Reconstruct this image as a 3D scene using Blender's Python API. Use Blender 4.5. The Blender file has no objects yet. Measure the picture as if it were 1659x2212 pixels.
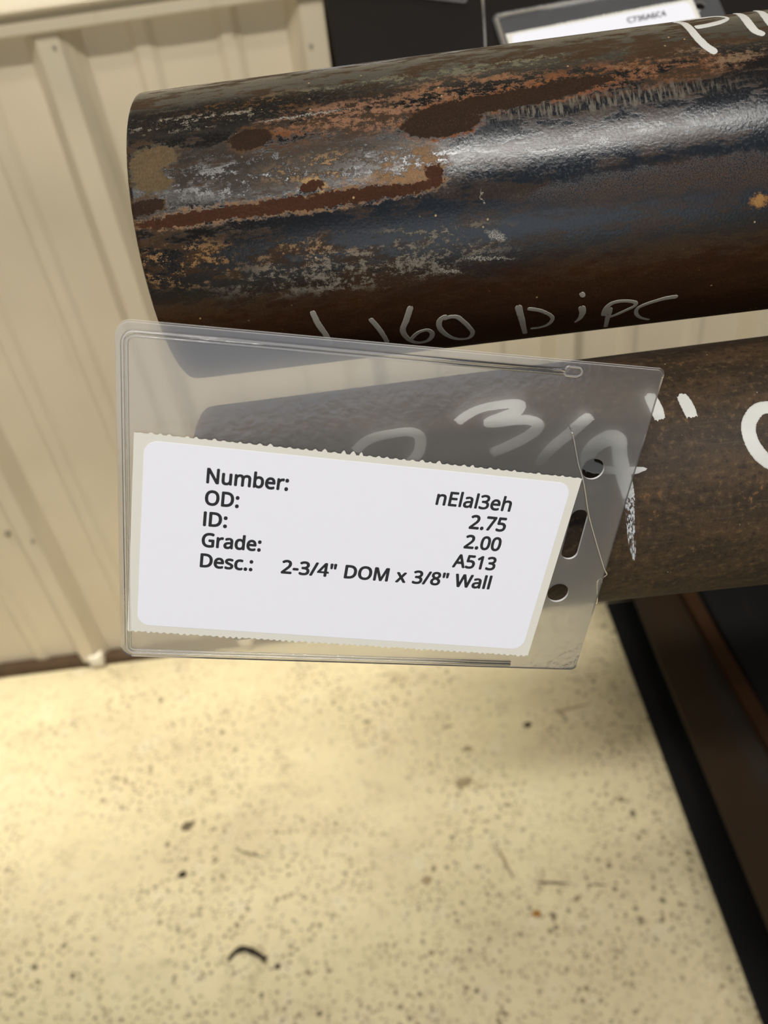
import bpy, bmesh, math, random
from mathutils import Vector, Matrix, noise as mnoise

scene = bpy.context.scene
COL = scene.collection
random.seed(7)

# ------------------------------------------------------------------ camera
CAM_POS = Vector((0.0, 0.0, 1.40))
RIGHT = Vector((0.98911081, -0.09528458, -0.11216352))
DOWN = Vector((-0.14717271, -0.64038371, -0.75382285))
FWD = Vector((0.0, 0.76212174, -0.64743374))
cam_data = bpy.data.cameras.new('camera')
cam = bpy.data.objects.new('camera', cam_data)
COL.objects.link(cam)
m = Matrix.Identity(4)
for i in range(3):
    m[i][0] = RIGHT[i]; m[i][1] = -DOWN[i]; m[i][2] = -FWD[i]; m[i][3] = CAM_POS[i]
cam.matrix_world = m
cam_data.sensor_fit = 'VERTICAL'
cam_data.sensor_height = 36.0
cam_data.sensor_width = 27.0
cam_data.lens = 36.0 * 1850.0 / 2212.0
cam_data.clip_start = 0.005
cam_data.clip_end = 50
cam_data.dof.use_dof = True
cam_data.dof.focus_distance = 0.205
cam_data.dof.aperture_fstop = 30.1 / 1.7
scene.camera = cam

# ------------------------------------------------------------------ world + lamps
world = bpy.data.worlds.new('workshop_air')
scene.world = world
world.use_nodes = True
bg = world.node_tree.nodes['Background']
bg.inputs[0].default_value = (0.80, 0.82, 0.92, 1)
bg.inputs[1].default_value = 0.10


def strip_lamp(name, loc, target, sx, sy, power, color, spread=180):
    d = bpy.data.lights.new(name, 'AREA')
    d.shape = 'RECTANGLE'; d.size = sx; d.size_y = sy
    d.energy = power; d.color = color; d.spread = math.radians(spread)
    o = bpy.data.objects.new(name, d)
    COL.objects.link(o)
    o.location = loc
    z = (Vector(loc) - Vector(target)).normalized()
    x = Vector((1, 0, 0)); y = z.cross(x).normalized(); x = y.cross(z)
    mm = Matrix((x, y, z)).transposed().to_4x4(); mm.translation = Vector(loc)
    o.matrix_world = mm
    return o


strip_lamp('ceiling_and_fill_lamp', (0.1, -1.60, 4.2), (0.0, 0.5, 0.6), 2.4, 0.14, 114, (1.0, 0.965, 0.91))
strip_lamp('ceiling_and_fill_lamp', (-1.1, -0.70, 4.2), (-0.6, 0.5, 0.0), 2.4, 0.14, 33, (1.0, 0.95, 0.86))
strip_lamp('ceiling_and_fill_lamp', (-0.70, 1.02, 3.0), (-0.66, 1.12, 0.0), 1.5, 0.12, 3.1, (1.0, 0.92, 0.78), 25)  # added fill lamp, no such fixture seen: brightens the floor along the wall
# daylight through the open shop door behind the photographer
strip_lamp('open_door_daylight', (0.0, -6.0, 1.5), (0.0, 0.0, 1.5), 4.2, 3.0, 48, (0.86, 0.92, 1.0))

scene.view_settings.view_transform = 'Standard'
scene.view_settings.look = 'None'
scene.view_settings.exposure = 0.0
scene.view_settings.gamma = 1.0
scene.view_settings.use_curve_mapping = False


# ------------------------------------------------------------------ object helpers
def tag(o, label=None, cat=None, group=None, kind=None):
    if label: o['label'] = label
    if cat: o['category'] = cat
    if group: o['group'] = group
    if kind: o['kind'] = kind
    return o


def empty(name, mat4):
    o = bpy.data.objects.new(name, None)
    o.empty_display_size = 0.02
    COL.objects.link(o)
    o.matrix_world = mat4
    return o


def mesh_obj(name, verts, faces, mat, parent=None, smooth=False, uvs=None):
    me = bpy.data.meshes.new(name)
    me.from_pydata([tuple(v) for v in verts], [], faces)
    me.update()
    if uvs is not None:
        uvl = me.uv_layers.new(name='UVMap')
        for li, l in enumerate(me.loops):
            uvl.data[li].uv = uvs[l.vertex_index]
    if smooth:
        me.polygons.foreach_set('use_smooth', [True] * len(me.polygons))
    if mat: me.materials.append(mat)
    o = bpy.data.objects.new(name, me)
    COL.objects.link(o)
    if parent: o.parent = parent
    return o


def frame(origin, x, y, z):
    mm = Matrix.Identity(4)
    for i in range(3):
        mm[i][0] = x[i]; mm[i][1] = y[i]; mm[i][2] = z[i]; mm[i][3] = origin[i]
    return mm


def box(x0, x1, y0, y1, z0, z1, bev=0.0):
    bm = bmesh.new()
    bmesh.ops.create_cube(bm, size=1)
    for v in bm.verts:
        v.co = Vector(((x0 + x1) / 2 + v.co.x * (x1 - x0), (y0 + y1) / 2 + v.co.y * (y1 - y0), (z0 + z1) / 2 + v.co.z * (z1 - z0)))
    if bev:
        bmesh.ops.bevel(bm, geom=bm.edges[:], offset=bev, segments=2, affect='EDGES', profile=0.5)
    return bm


def bm_obj(name, bm, mat, parent=None, smooth=False):
    me = bpy.data.meshes.new(name)
    bmesh.ops.recalc_face_normals(bm, faces=bm.faces[:])
    bm.to_mesh(me); bm.free()
    if smooth: me.polygons.foreach_set('use_smooth', [True] * len(me.polygons))
    me.materials.append(mat)
    o = bpy.data.objects.new(name, me)
    COL.objects.link(o)
    if parent: o.parent = parent
    return o


def sweep(points, radius, seg=10, flat=1.0, normal=None, closed=False):
    """tube along a polyline; radius may be a list"""
    pts = [Vector(p) for p in points]
    n = len(pts); V = []; F = []
    rad = radius if isinstance(radius, (list, tuple)) else [radius] * n
    prev = None
    for i, p in enumerate(pts):
        if closed: t = (pts[(i + 1) % n] - pts[i - 1])
        else: t = pts[min(i + 1, n - 1)] - pts[max(i - 1, 0)]
        t.normalize()
        if normal is not None: a = Vector(normal)
        else: a = prev if prev is not None else (Vector((0, 0, 1)) if abs(t.z) < .9 else Vector((1, 0, 0)))
        a = (a - t * a.dot(t)).normalized(); prev = a
        b = t.cross(a)
        for k in range(seg):
            th = 2 * math.pi * k / seg
            V.append(p + (a * math.sin(th) * flat + b * math.cos(th)) * rad[i])
    rng = n if closed else n - 1
    for i in range(rng):
        j = (i + 1) % n
        for k in range(seg):
            F.append((i * seg + k, i * seg + (k + 1) % seg, j * seg + (k + 1) % seg, j * seg + k))
    if not closed:
        F.append(tuple(range(seg))[::-1]); F.append(tuple((n - 1) * seg + k for k in range(seg)))
    return V, F


def catmull(pts, step):
    pts = [tuple(p) for p in pts]
    if len(pts) < 2: return pts
    P = [pts[0]] + pts + [pts[-1]]
    out = []
    for i in range(1, len(P) - 2):
        p0, p1, p2, p3 = P[i - 1], P[i], P[i + 1], P[i + 2]
        d = math.dist(p1[:2], p2[:2]); k = max(2, int(d / step))
        for j in range(k):
            t = j / k
            out.append(tuple(0.5 * ((2 * b) + (-a + c) * t + (2 * a - 5 * b + 4 * c - e) * t * t + (-a + 3 * b - 3 * c + e) * t ** 3)
                             for a, b, c, e in zip(p0, p1, p2, p3)))
    out.append(pts[-1])
    return out


def slab(outline, holes, w0, w1):
    """flat plate from a 2D outline with holes between two heights"""
    bm = bmesh.new()
    edges = []
    for loop in [outline] + list(holes):
        vs = [bm.verts.new((x, y, w1)) for x, y in loop]
        for i in range(len(vs)):
            edges.append(bm.edges.new((vs[i], vs[(i + 1) % len(vs)])))
    bmesh.ops.triangle_fill(bm, use_beauty=True, use_dissolve=False, edges=edges, normal=(0, 0, 1))
    geom = bmesh.ops.extrude_face_region(bm, geom=bm.faces[:])
    bmesh.ops.translate(bm, verts=[g for g in geom['geom'] if isinstance(g, bmesh.types.BMVert)], vec=(0, 0, w0 - w1))
    return bm


def rounded_rect(x0, y0, x1, y1, r, seg=8):
    """r: single radius or (tl,tr,br,bl) with y growing upward, y1 is the top"""
    if not isinstance(r, (list, tuple)): r = (r,) * 4
    tl, tr, br, bl = r
    out = []
    for cx, cy, rr, a0 in ((x1 - tr, y1 - tr, tr, 0), (x0 + tl, y1 - tl, tl, 90), (x0 + bl, y0 + bl, bl, 180), (x1 - br, y0 + br, br, 270)):
        for k in range(seg + 1):
            a = math.radians(a0 + 90 * k / seg)
            out.append((cx + rr * math.cos(a), cy + rr * math.sin(a)))
    return out


def circle(cx, cy, r, seg=32):
    return [(cx + r * math.cos(2 * math.pi * k / seg), cy + r * math.sin(2 * math.pi * k / seg)) for k in range(seg)]


# ------------------------------------------------------------------ material helpers
class G:
    """small wrapper for writing node graphs"""
    def __init__(self, name):
        self.mat = bpy.data.materials.new(name)
        self.mat.use_nodes = True
        self.t = self.mat.node_tree
        self.t.nodes.clear()
        self.out = self.t.nodes.new('ShaderNodeOutputMaterial')

    def node(self, kind, **kw):
        n = self.t.nodes.new('ShaderNode' + kind)
        for k, v in kw.items(): setattr(n, k, v)
        return n

    def set(self, sock, v):
        if hasattr(v, 'node') and hasattr(v, 'is_output'): self.t.links.new(v, sock)
        elif isinstance(v, (tuple, list)):
            if len(v) == 3 and sock.type == 'RGBA': v = (*v, 1)
            sock.default_value = v
        else: sock.default_value = v

    def m(self, op, a, b=0.0, c=0.0, clamp=False):
        n = self.node('Math', operation=op, use_clamp=clamp)
        self.set(n.inputs[0], a); self.set(n.inputs[1], b); self.set(n.inputs[2], c)
        return n.outputs[0]

    def vm(self, op, a, b=(0, 0, 0)):
        n = self.node('VectorMath', operation=op)
        self.set(n.inputs[0], a); self.set(n.inputs[1], b)
        return n.outputs['Value'] if op in ('LENGTH', 'DISTANCE', 'DOT_PRODUCT') else n.outputs[0]

    def mix(self, f, a, b):
        n = self.node('Mix', data_type='RGBA')
        self.set(n.inputs[0], f); self.set(n.inputs[6], a); self.set(n.inputs[7], b)
        return n.outputs[2]

    def mixf(self, f, a, b):
        n = self.node('Mix', data_type='FLOAT')
        self.set(n.inputs[0], f); self.set(n.inputs[2], a); self.set(n.inputs[3], b)
        return n.outputs[0]

    def step(self, v, lo, hi, o0=0.0, o1=1.0):
        n = self.node('MapRange', interpolation_type='SMOOTHSTEP')
        self.set(n.inputs[0], v); self.set(n.inputs[1], lo); self.set(n.inputs[2], hi); self.set(n.inputs[3], o0); self.set(n.inputs[4], o1)
        return n.outputs[0]

    def noise(self, vec, scale, detail=4.0, rough=0.55, dist=0.0, color=False):
        n = self.node('TexNoise')
        self.set(n.inputs['Vector'], vec); self.set(n.inputs['Scale'], scale); self.set(n.inputs['Detail'], detail)
        self.set(n.inputs['Roughness'], rough); self.set(n.inputs['Distortion'], dist)
        return n.outputs['Color'] if color else n.outputs[0]

    def vor(self, vec, scale, out='Distance', feature='F1'):
        n = self.node('TexVoronoi', feature=feature)
        self.set(n.inputs['Vector'], vec); self.set(n.inputs['Scale'], scale)
        return n.outputs[out]

    def map(self, vec, scale=(1, 1, 1), loc=(0, 0, 0), rot=(0, 0, 0)):
        n = self.node('Mapping')
        self.set(n.inputs[0], vec); self.set(n.inputs[1], loc); self.set(n.inputs[2], rot); self.set(n.inputs[3], scale)
        return n.outputs[0]

    def coord(self, which='Object'):
        return self.node('TexCoord').outputs[which]

    def bump(self, h, strength=0.3, dist=0.001):
        n = self.node('Bump')
        self.set(n.inputs['Strength'], strength); self.set(n.inputs['Distance'], dist); self.set(n.inputs['Height'], h)
        return n.outputs[0]

    def ellipse(self, vec, c, r, rot=0.0, soft=0.18):
        v = self.vm('SUBTRACT', vec, (c[0], c[1], 0))
        if rot: v = self.map(v, rot=(0, 0, -rot))
        v = self.vm('MULTIPLY', v, (1 / r[0], 1 / r[1], 0))
        return self.step(self.vm('LENGTH', v), 1 + soft, 1 - soft)

    def principled(self, color, rough=0.5, metal=0.0, spec=0.5, normal=None, coat=0.0):
        n = self.node('BsdfPrincipled')
        self.set(n.inputs['Base Color'], color); self.set(n.inputs['Roughness'], rough); self.set(n.inputs['Metallic'], metal)
        self.set(n.inputs['Specular IOR Level'], spec)
        if normal is not None: self.set(n.inputs['Normal'], normal)
        if coat: self.set(n.inputs['Coat Weight'], coat)
        return n.outputs[0]

    def done(self, shader):
        self.t.links.new(shader, self.out.inputs[0])
        return self.mat


def srgb(r, g, b):
    f = lambda c: (c / 255 / 12.92) if c <= 10 else ((c / 255 + 0.055) / 1.055) ** 2.4
    return (f(r), f(g), f(b))


def mat_wall():
    g = G('painted_metal_panel')
    c = g.coord()
    big = g.noise(c, 2.2, 3)
    col = g.mix(g.step(big, 0.35, 0.7), (0.60, 0.525, 0.385), (0.53, 0.46, 0.335))
    grime = g.noise(g.map(c, scale=(6, 6, 0.8)), 3.0, 6)
    col = g.mix(g.step(grime, 0.60, 0.80, 0, 0.35), col, (0.33, 0.27, 0.17))
    spot = g.vor(c, 16.0)
    keep = g.step(g.noise(c, 5.0, 1), 0.60, 0.63)
    col = g.mix(g.m('MULTIPLY', g.step(spot, 0.085, 0.05), g.m('MULTIPLY', keep, 0.5)), col, (0.20, 0.16, 0.10))
    nb = g.bump(g.noise(g.map(c, scale=(1, 1, 0.3)), 9.0, 2), 0.12, 0.01)
    return g.done(g.principled(col, g.mixf(big, 0.34, 0.46), normal=nb))


def mat_floor():
    g = G('speckled_concrete')
    c = g.coord()
    big = g.noise(c, 2.4, 5, 0.6)
    col = g.mix(g.step(big, 0.3, 0.72), (0.74, 0.655, 0.415), (0.60, 0.52, 0.325))
    blotch = g.noise(c, 14.0, 5, 0.65)
    col = g.mix(g.step(blotch, 0.56, 0.74, 0, 0.55), col, (0.33, 0.265, 0.165))
    pale = g.noise(g.vm('ADD', c, (3.1, 1.7, 0)), 22.0, 4, 0.6)
    col = g.mix(g.step(pale, 0.55, 0.72, 0, 0.5), col, (0.72, 0.66, 0.50))
    mott = g.noise(g.vm('ADD', c, (1.3, 5.1, 0)), 48.0, 4, 0.62)
    col = g.mix(g.step(mott, 0.52, 0.70, 0, 0.38), col, (0.36, 0.30, 0.185))
    fog = g.noise(g.map(c, scale=(0.6, 1.5, 1), loc=(2.0, 0.4, 0)), 4.0, 3, 0.5)
    col = g.mix(g.step(fog, 0.50, 0.72, 0, 0.35), col, (0.38, 0.32, 0.20))
    # grit: three sizes of dark specks, thicker where it has been swept together
    sep = g.node('SeparateXYZ'); g.set(sep.inputs[0], c)
    dens = g.m('ADD', g.noise(c, 3.5, 3), g.step(sep.outputs[1], 0.95, 0.45, 0.0, 0.12))
    for sc, thr, lo, hi, dk, off in ((85, 0.27, 0.34, 0.58, 0.75, 0.0), (160, 0.33, 0.34, 0.60, 0.7, 4.0), (45, 0.19, 0.42, 0.60, 0.85, 9.0), (115, 0.30, 0.38, 0.62, 0.85, 14.0)):
        cv = g.vm('ADD', c, (off, off * 0.7, 0))
        wob = g.vm('ADD', cv, g.vm('MULTIPLY', g.noise(cv, sc * 1.4, 2, color=True), (0.4 / sc, 0.4 / sc, 0)))
        nv = g.node('TexVoronoi'); g.set(nv.inputs['Vector'], wob); g.set(nv.inputs['Scale'], float(sc))
        rnd = g.node('SeparateColor'); g.set(rnd.inputs[0], nv.outputs['Color'])
        sp = g.step(nv.outputs['Distance'], g.m('MULTIPLY', rnd.outputs[0], thr * 1.7), g.m('MULTIPLY', rnd.outputs[0], thr * 1.0))
        pick = g.m('MULTIPLY', g.step(rnd.outputs[1], 0.42, 0.48), g.step(dens, lo, hi))
        col = g.mix(g.m('MULTIPLY', g.m('MULTIPLY', sp, pick), dk), col, g.mix(rnd.outputs[2], (0.10, 0.072, 0.042), (0.22, 0.16, 0.09)))
    worm = g.noise(g.map(c, scale=(1, 2.2, 1)), 42.0, 2, 0.5, 2.2)
    wm = g.m('MULTIPLY', g.step(worm, 0.66, 0.72), g.step(g.noise(g.vm('ADD', c, (7, 2, 0)), 5.0, 2), 0.58, 0.66))
    col = g.mix(g.m('MULTIPLY', wm, 0.55), col, (0.16, 0.125, 0.08))
    nb = g.bump(g.noise(c, 60.0, 4), 0.12, 0.002)
    return g.done(g.principled(col, g.mixf(blotch, 0.42, 0.62), normal=nb, spec=0.4))


def mat_upper_pipe():
    g = G('scaly_rusted_steel')
    n = g.node('UVMap'); n.uv_map = 'UVMap'
    p = n.outputs[0]                                   # centimetres: x along the pipe, y around it
    wob = g.vm('MULTIPLY', g.vm('SUBTRACT', g.noise(p, 3.2, 5, 0.6, color=True), (0.5, 0.5, 0.5)), (0.75, 0.42, 0))
    q = g.vm('ADD', p, wob)
    wob2 = g.vm('MULTIPLY', g.vm('SUBTRACT', g.noise(p, 9.0, 4, 0.65, color=True), (0.5, 0.5, 0.5)), (0.22, 0.16, 0))
    q2 = g.vm('ADD', g.vm('ADD', p, g.vm('MULTIPLY', wob2, (1.7, 1.7, 0))), g.vm('MULTIPLY', wob, (0.45, 0.35, 0)))
    st = g.map(p, scale=(0.32, 1.0, 1))                # streaky along the pipe
    sep = g.node('SeparateXYZ'); g.set(sep.inputs[0], p)
    S, A = sep.outputs[0], sep.outputs[1]
    n_big = g.noise(st, 0.9, 6, 0.6, 0.3)
    n_mid = g.noise(st, 3.4, 8, 0.68)
    n_fine0 = g.noise(g.map(p, scale=(0.75, 1, 1)), 8.0, 9, 0.74)
    n_grain = g.noise(p, 34.0, 4, 0.7)
    drift = g.m('ADD', g.m('MULTIPLY', g.m('SUBTRACT', g.noise(st, 2.6, 4, 0.6), 0.5), 0.75), g.m('MULTIPLY', g.m('SUBTRACT', n_grain, 0.5), 0.35))
    n_fine = g.m('ADD', n_fine0, drift)
    # black mill scale, bluish in the middle
    blue = g.ellipse(q, (10.5, 1.6), (6.5, 1.7), soft=0.45)
    scale_c = g.mix(blue, (0.012, 0.0105, 0.009), (0.017, 0.021, 0.027))
    brown = g.mix(n_fine, (0.030, 0.016, 0.008), (0.080, 0.044, 0.021))
    m_brown = g.step(g.m('ADD', n_mid, g.m('MULTIPLY', g.m('SUBTRACT', n_big, 0.5), 0.9)), 0.46, 0.60)
    col = g.mix(g.m('MULTIPLY', m_brown, g.mixf(blue, 0.95, 0.50)), scale_c, brown)
    # red brown belly
    low = g.step(g.m('ADD', A, g.m('MULTIPLY', g.m('SUBTRACT', n_mid, 0.5), 2.4)), 0.35, -0.75)
    col = g.mix(g.m('MULTIPLY', low, 0.85), col, g.mix(n_fine, (0.030, 0.013, 0.006), (0.075, 0.031, 0.012)))
    rust_sheen_m = g.m('MAXIMUM', low, g.m('MULTIPLY', m_brown, g.mixf(blue, 0.8, 0.20)))
    # rust and scale clouds, plus two reflections painted in as clouds
    def cloud(c, r, col_a, col_b, lo, hi, vec=None, amount=1.0, rot=0.0, tex=None):
        nonlocal col, rust_sheen_m
        e = g.ellipse(vec or q, c, r, rot, 0.45)
        t = g.m('MULTIPLY', g.step(tex or n_fine, lo, hi), e)
        t = g.m('MULTIPLY', t, amount)
        col = g.mix(t, col, g.mix(n_grain, col_a, col_b))
        rust_sheen_m = g.m('MAXIMUM', rust_sheen_m, t)
    OR_A, OR_B = (0.13, 0.045, 0.015), (0.33, 0.15, 0.07)
    TAN_A, TAN_B = (0.22, 0.12, 0.055), (0.46, 0.30, 0.16)
    GR_A, GR_B = (0.13, 0.11, 0.085), (0.33, 0.29, 0.23)
    cloud((2.2, 4.35), (4.2, 0.55), (0.006, 0.0055, 0.005), (0.016, 0.014, 0.012), 0.30, 0.44, amount=0.9)
    cloud((1.8, 2.9), (1.9, 0.5), (0.007, 0.006, 0.006), (0.020, 0.017, 0.015), 0.40, 0.50, amount=0.8)
    cloud((5.2, 3.65), (1.9, 0.55), (0.15, 0.065, 0.035), (0.36, 0.20, 0.12), 0.47, 0.58)
    cloud((7.9, 4.15), (1.7, 0.45), OR_A, (0.36, 0.20, 0.11), 0.45, 0.58)
    cloud((11.2, 3.9), (2.6, 0.42), OR_A, (0.26, 0.10, 0.04), 0.46, 0.56, amount=0.9)
    cloud((3.4, 3.35), (0.9, 0.35), OR_A, (0.22, 0.085, 0.03), 0.45, 0.57)
    cloud((3.1, 4.55), (1.6, 0.4), (0.05, 0.025, 0.01), (0.20, 0.10, 0.035), 0.53, 0.62, amount=0.8)
    cloud((4.7, 2.55), (1.7, 0.35), TAN_A, TAN_B, 0.50, 0.60)
    cloud((6.3, 2.35), (0.9, 0.5), OR_A, TAN_B, 0.47, 0.58)
    cloud((0.95, 0.85), (1.25, 0.5), (0.17, 0.08, 0.03), (0.42, 0.25, 0.11), 0.54, 0.60, vec=q2)
    cloud((3.9, 0.75), (1.2, 0.35), (0.16, 0.09, 0.05), TAN_B, 0.52, 0.60)
    cloud((4.9, 0.25), (2.9, 0.45), GR_A, GR_B, 0.50, 0.60)
    cloud((6.6, 0.55), (1.8, 0.5), GR_A, GR_B, 0.54, 0.63)
    cloud((1.7, 4.2), (1.6, 0.22), GR_A, (0.42, 0.38, 0.30), 0.54, 0.61)
    cloud((7.5, 4.75), (3.6, 0.30), (0.08, 0.075, 0.045), (0.24, 0.22, 0.15), 0.53, 0.62)
    cloud((12.8, 4.05), (1.8, 0.45), (0.10, 0.05, 0.025), (0.30, 0.21, 0.13), 0.55, 0.63)
    cloud((13.4, 1.35), (4.5, 0.34), (0.035, 0.024, 0.02), (0.12, 0.08, 0.06), 0.44, 0.58, tex=n_grain)  # purple-brown band: a broad soft highlight painted into the colour
    pale = g.noise(g.map(p, scale=(2.6, 0.42, 1)), 5.0, 4, 0.6)
    cloud((10.6, 3.30), (2.9, 0.22), GR_A, (0.20, 0.175, 0.13), 0.44, 0.62, vec=q, tex=pale, amount=0.8)  # not rust: grey streak painting an overhead lamp's reflection into the colour
    cloud((3.4, 2.75), (3.2, 0.62), (0.016, 0.011, 0.007), (0.050, 0.033, 0.018), 0.40, 0.52, amount=0.75)
    cloud((4.9, 2.55), (1.5, 0.30), TAN_A, TAN_B, 0.55, 0.62)
    # thin orange rims, then the solid dark rust patches themselves
    def patch(shapes, inner, rim, rim_w=1.22):
        nonlocal col, rust_sheen_m
        mi = mo = None
        for (c, r, rot) in shapes:
            a = g.ellipse(q2, c, r, rot, 0.05)
            b = g.ellipse(q2, c, (r[0] + 0.07 * rim_w, r[1] + 0.07 * rim_w), rot, 0.12)
            mi = a if mi is None else g.m('MAXIMUM', mi, a)
            mo = b if mo is None else g.m('MAXIMUM', mo, b)
        rimn = g.m('MULTIPLY', mo, g.step(n_fine, 0.44, 0.58))
        col = g.mix(g.m('MULTIPLY', rimn, 0.85), col, rim)
        col = g.mix(mi, col, g.mix(n_fine, inner[0], inner[1]))
        rust_sheen_m = g.m('MAXIMUM', rust_sheen_m, g.m('MAXIMUM', mi, rimn))
    red = ((0.035, 0.014, 0.008), (0.085, 0.034, 0.017))
    drk = ((0.020, 0.012, 0.008), (0.046, 0.025, 0.014))
    patch([((1.6, 1.84), (1.6, 0.14), 0.02), ((4.2, 1.86), (2.9, 0.16), 0.01), ((6.9, 2.12), (0.20, 0.24), 0.3)], red, (0.27, 0.16, 0.085))
    patch([((4.13, 2.19), (0.27, 0.12), 0.1)], red, (0.42, 0.27, 0.12), 1.6)
    patch([((2.87, 3.48), (0.50, 0.26), 0.12)], drk, (0.10, 0.05, 0.02))
    patch([((8.6, 3.62), (2.1, 0.24), 0.04), ((7.2, 3.25), (0.9, 0.35), 0.0), ((10.3, 3.85), (0.9, 0.16), 0.0)], drk, (0.24, 0.085, 0.03))
    patch([((0.62, 3.27), (0.55, 0.30), 0.2), ((0.55, 2.75), (0.42, 0.22), -0.2)], ((0.07, 0.05, 0.028), (0.18, 0.125, 0.065)), (0.12, 0.09, 0.05))
    patch([((0.35, 2.2), (0.45, 0.16), 0.1)], drk, (0.10, 0.06, 0.03))
    patch([((14.17, 0.68), (0.13, 0.12), 0.0)], ((0.22, 0.10, 0.03), (0.50, 0.28, 0.11)), (0.35, 0.18, 0.07))
    # pale paint scuffs and single flecks
    for c, r, rot in (((8.2, 0.62), (0.24, 0.09), -0.5), ((8.0, 0.12), (0.55, 0.035), -0.15), ((7.1, -0.08), (0.30, 0.03), -0.25), ((4.1, 3.93), (1.0, 0.028), 0.02), ((7.95, 1.5), (0.02, 0.16), 0.0)):
        e = g.m('MULTIPLY', g.ellipse(q2, c, r, rot, 0.4), g.step(n_grain, 0.42, 0.56))
        col = g.mix(e, col, (0.40, 0.37, 0.31))
    fl = g.vor(p, 4.2)
    col = g.mix(g.m('MULTIPLY', g.step(fl, 0.13, 0.09), g.step(g.noise(p, 1.3, 2), 0.60, 0.66)), col, (0.44, 0.31, 0.16))
    # fine mottling and hair-thin lathe lines round the pipe
    hair = g.noise(g.map(p, scale=(5.0, 0.5, 1)), 9.0, 3, 0.6)
    tone = g.m('ADD', -0.02, g.m('ADD', g.m('MULTIPLY', g.noise(p, 18.0, 6, 0.78), 1.05), g.m('MULTIPLY', hair, 0.45)))
    tn = g.node('CombineColor'); 
    for i_ in range(3): g.set(tn.inputs[i_], tone)
    mul = g.node('Mix', data_type='RGBA', blend_type='MULTIPLY'); g.set(mul.inputs[0], 1.0); g.set(mul.inputs[6], col); g.set(mul.inputs[7], tn.outputs[0])
    col = mul.outputs[2]
    dust = g.m('MULTIPLY', g.step(g.noise(p, 26.0, 5, 0.75), 0.57, 0.68), g.step(g.noise(st, 1.7, 4, 0.6), 0.42, 0.62))
    col = g.mix(g.m('MULTIPLY', dust, 0.55), col, (0.17, 0.115, 0.06))
    # relief: pitted, with raised flakes where it rusts
    pit = g.vor(p, 14.0)
    h = g.m('ADD', g.m('MULTIPLY', n_grain, 0.35), g.m('ADD', g.m('MULTIPLY', pit, 0.30), g.m('MULTIPLY', g.m('SUBTRACT', 1.0, rust_sheen_m), 0.55)))
    h = g.m('ADD', h, g.m('MULTIPLY', n_fine0, 0.35))
    nb = g.bump(h, 0.28, 0.00022)
    glint = g.m('MULTIPLY', g.step(g.noise(p, 15.0, 6, 0.75), 0.44, 0.62), g.step(g.noise(st, 1.5, 3), 0.40, 0.62, 0.35, 1.0))
    rough = g.mixf(rust_sheen_m, g.mixf(glint, 0.07, 0.30), 0.66)
    spec = g.mixf(rust_sheen_m, 0.46, 0.05)
    return g.done(g.principled(col, rough, spec=spec, normal=nb))


def mat_lower_pipe():
    g = G('evenly_browned_steel')
    n = g.node('UVMap'); n.uv_map = 'UVMap'
    p = n.outputs[0]
    st = g.map(p, scale=(0.45, 1, 1))
    n_big = g.noise(st, 1.1, 5, 0.6)
    n_mid = g.noise(p, 5.0, 7, 0.7)
    n_grain = g.noise(p, 30.0, 5, 0.7)
    col = g.mix(g.step(n_big, 0.36, 0.66), (0.030, 0.020, 0.012), (0.056, 0.034, 0.018))
    col = g.mix(g.step(n_mid, 0.52, 0.66, 0, 0.75), col, (0.100, 0.064, 0.032))
    col = g.mix(g.step(n_mid, 0.48, 0.36, 0, 0.75), col, (0.017, 0.011, 0.007))
    orange = g.m('MULTIPLY', g.step(n_mid, 0.56, 0.64), g.step(g.noise(p, 0.9, 3), 0.56, 0.68))
    col = g.mix(g.m('MULTIPLY', orange, 0.8), col, (0.19, 0.085, 0.025))
    col = g.mix(g.step(n_grain, 0.56, 0.70, 0, 0.45), col, (0.14, 0.10, 0.062))
    streak = g.noise(g.map(p, scale=(0.12, 2.2, 1)), 4.0, 5, 0.6)
    col = g.mix(g.step(streak, 0.56, 0.70, 0, 0.30), col, (0.09, 0.066, 0.042))
    fl = g.vor(p, 3.1)
    col = g.mix(g.m('MULTIPLY', g.step(fl, 0.07, 0.04), g.step(g.noise(p, 1.7, 2), 0.56, 0.62)), col, (0.33, 0.27, 0.18))
    h = g.m('ADD', n_grain, g.m('MULTIPLY', n_mid, 0.6))
    nb = g.bump(h, 0.30, 0.0002)
    return g.done(g.principled(col, 0.58, spec=0.22, normal=nb))


def mat_dark_steel(name, a, b, rough=0.55, rust=0.5, rustc=(0.10, 0.045, 0.018), sc=14.0):
    g = G(name)
    c = g.coord()
    n1 = g.noise(c, sc, 6, 0.65)
    n2 = g.noise(g.map(c, scale=(1, 0.25, 1)), sc * 0.7, 5, 0.6)
    col = g.mix(n1, a, b)
    col = g.mix(g.step(n2, 0.52, 0.68, 0, rust), col, rustc)
    return g.done(g.principled(col, rough, spec=0.16, normal=g.bump(n1, 0.2, 0.002)))


def mat_plain(name, color, rough=0.5, spec=0.5, vary=0.08, sc=40.0, metal=0.0):
    g = G(name)
    n1 = g.noise(g.coord(), sc, 4)
    dark = tuple(c * (1 - vary) for c in color)
    return g.done(g.principled(g.mix(n1, dark, color), rough, spec=spec, metal=metal))


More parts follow.
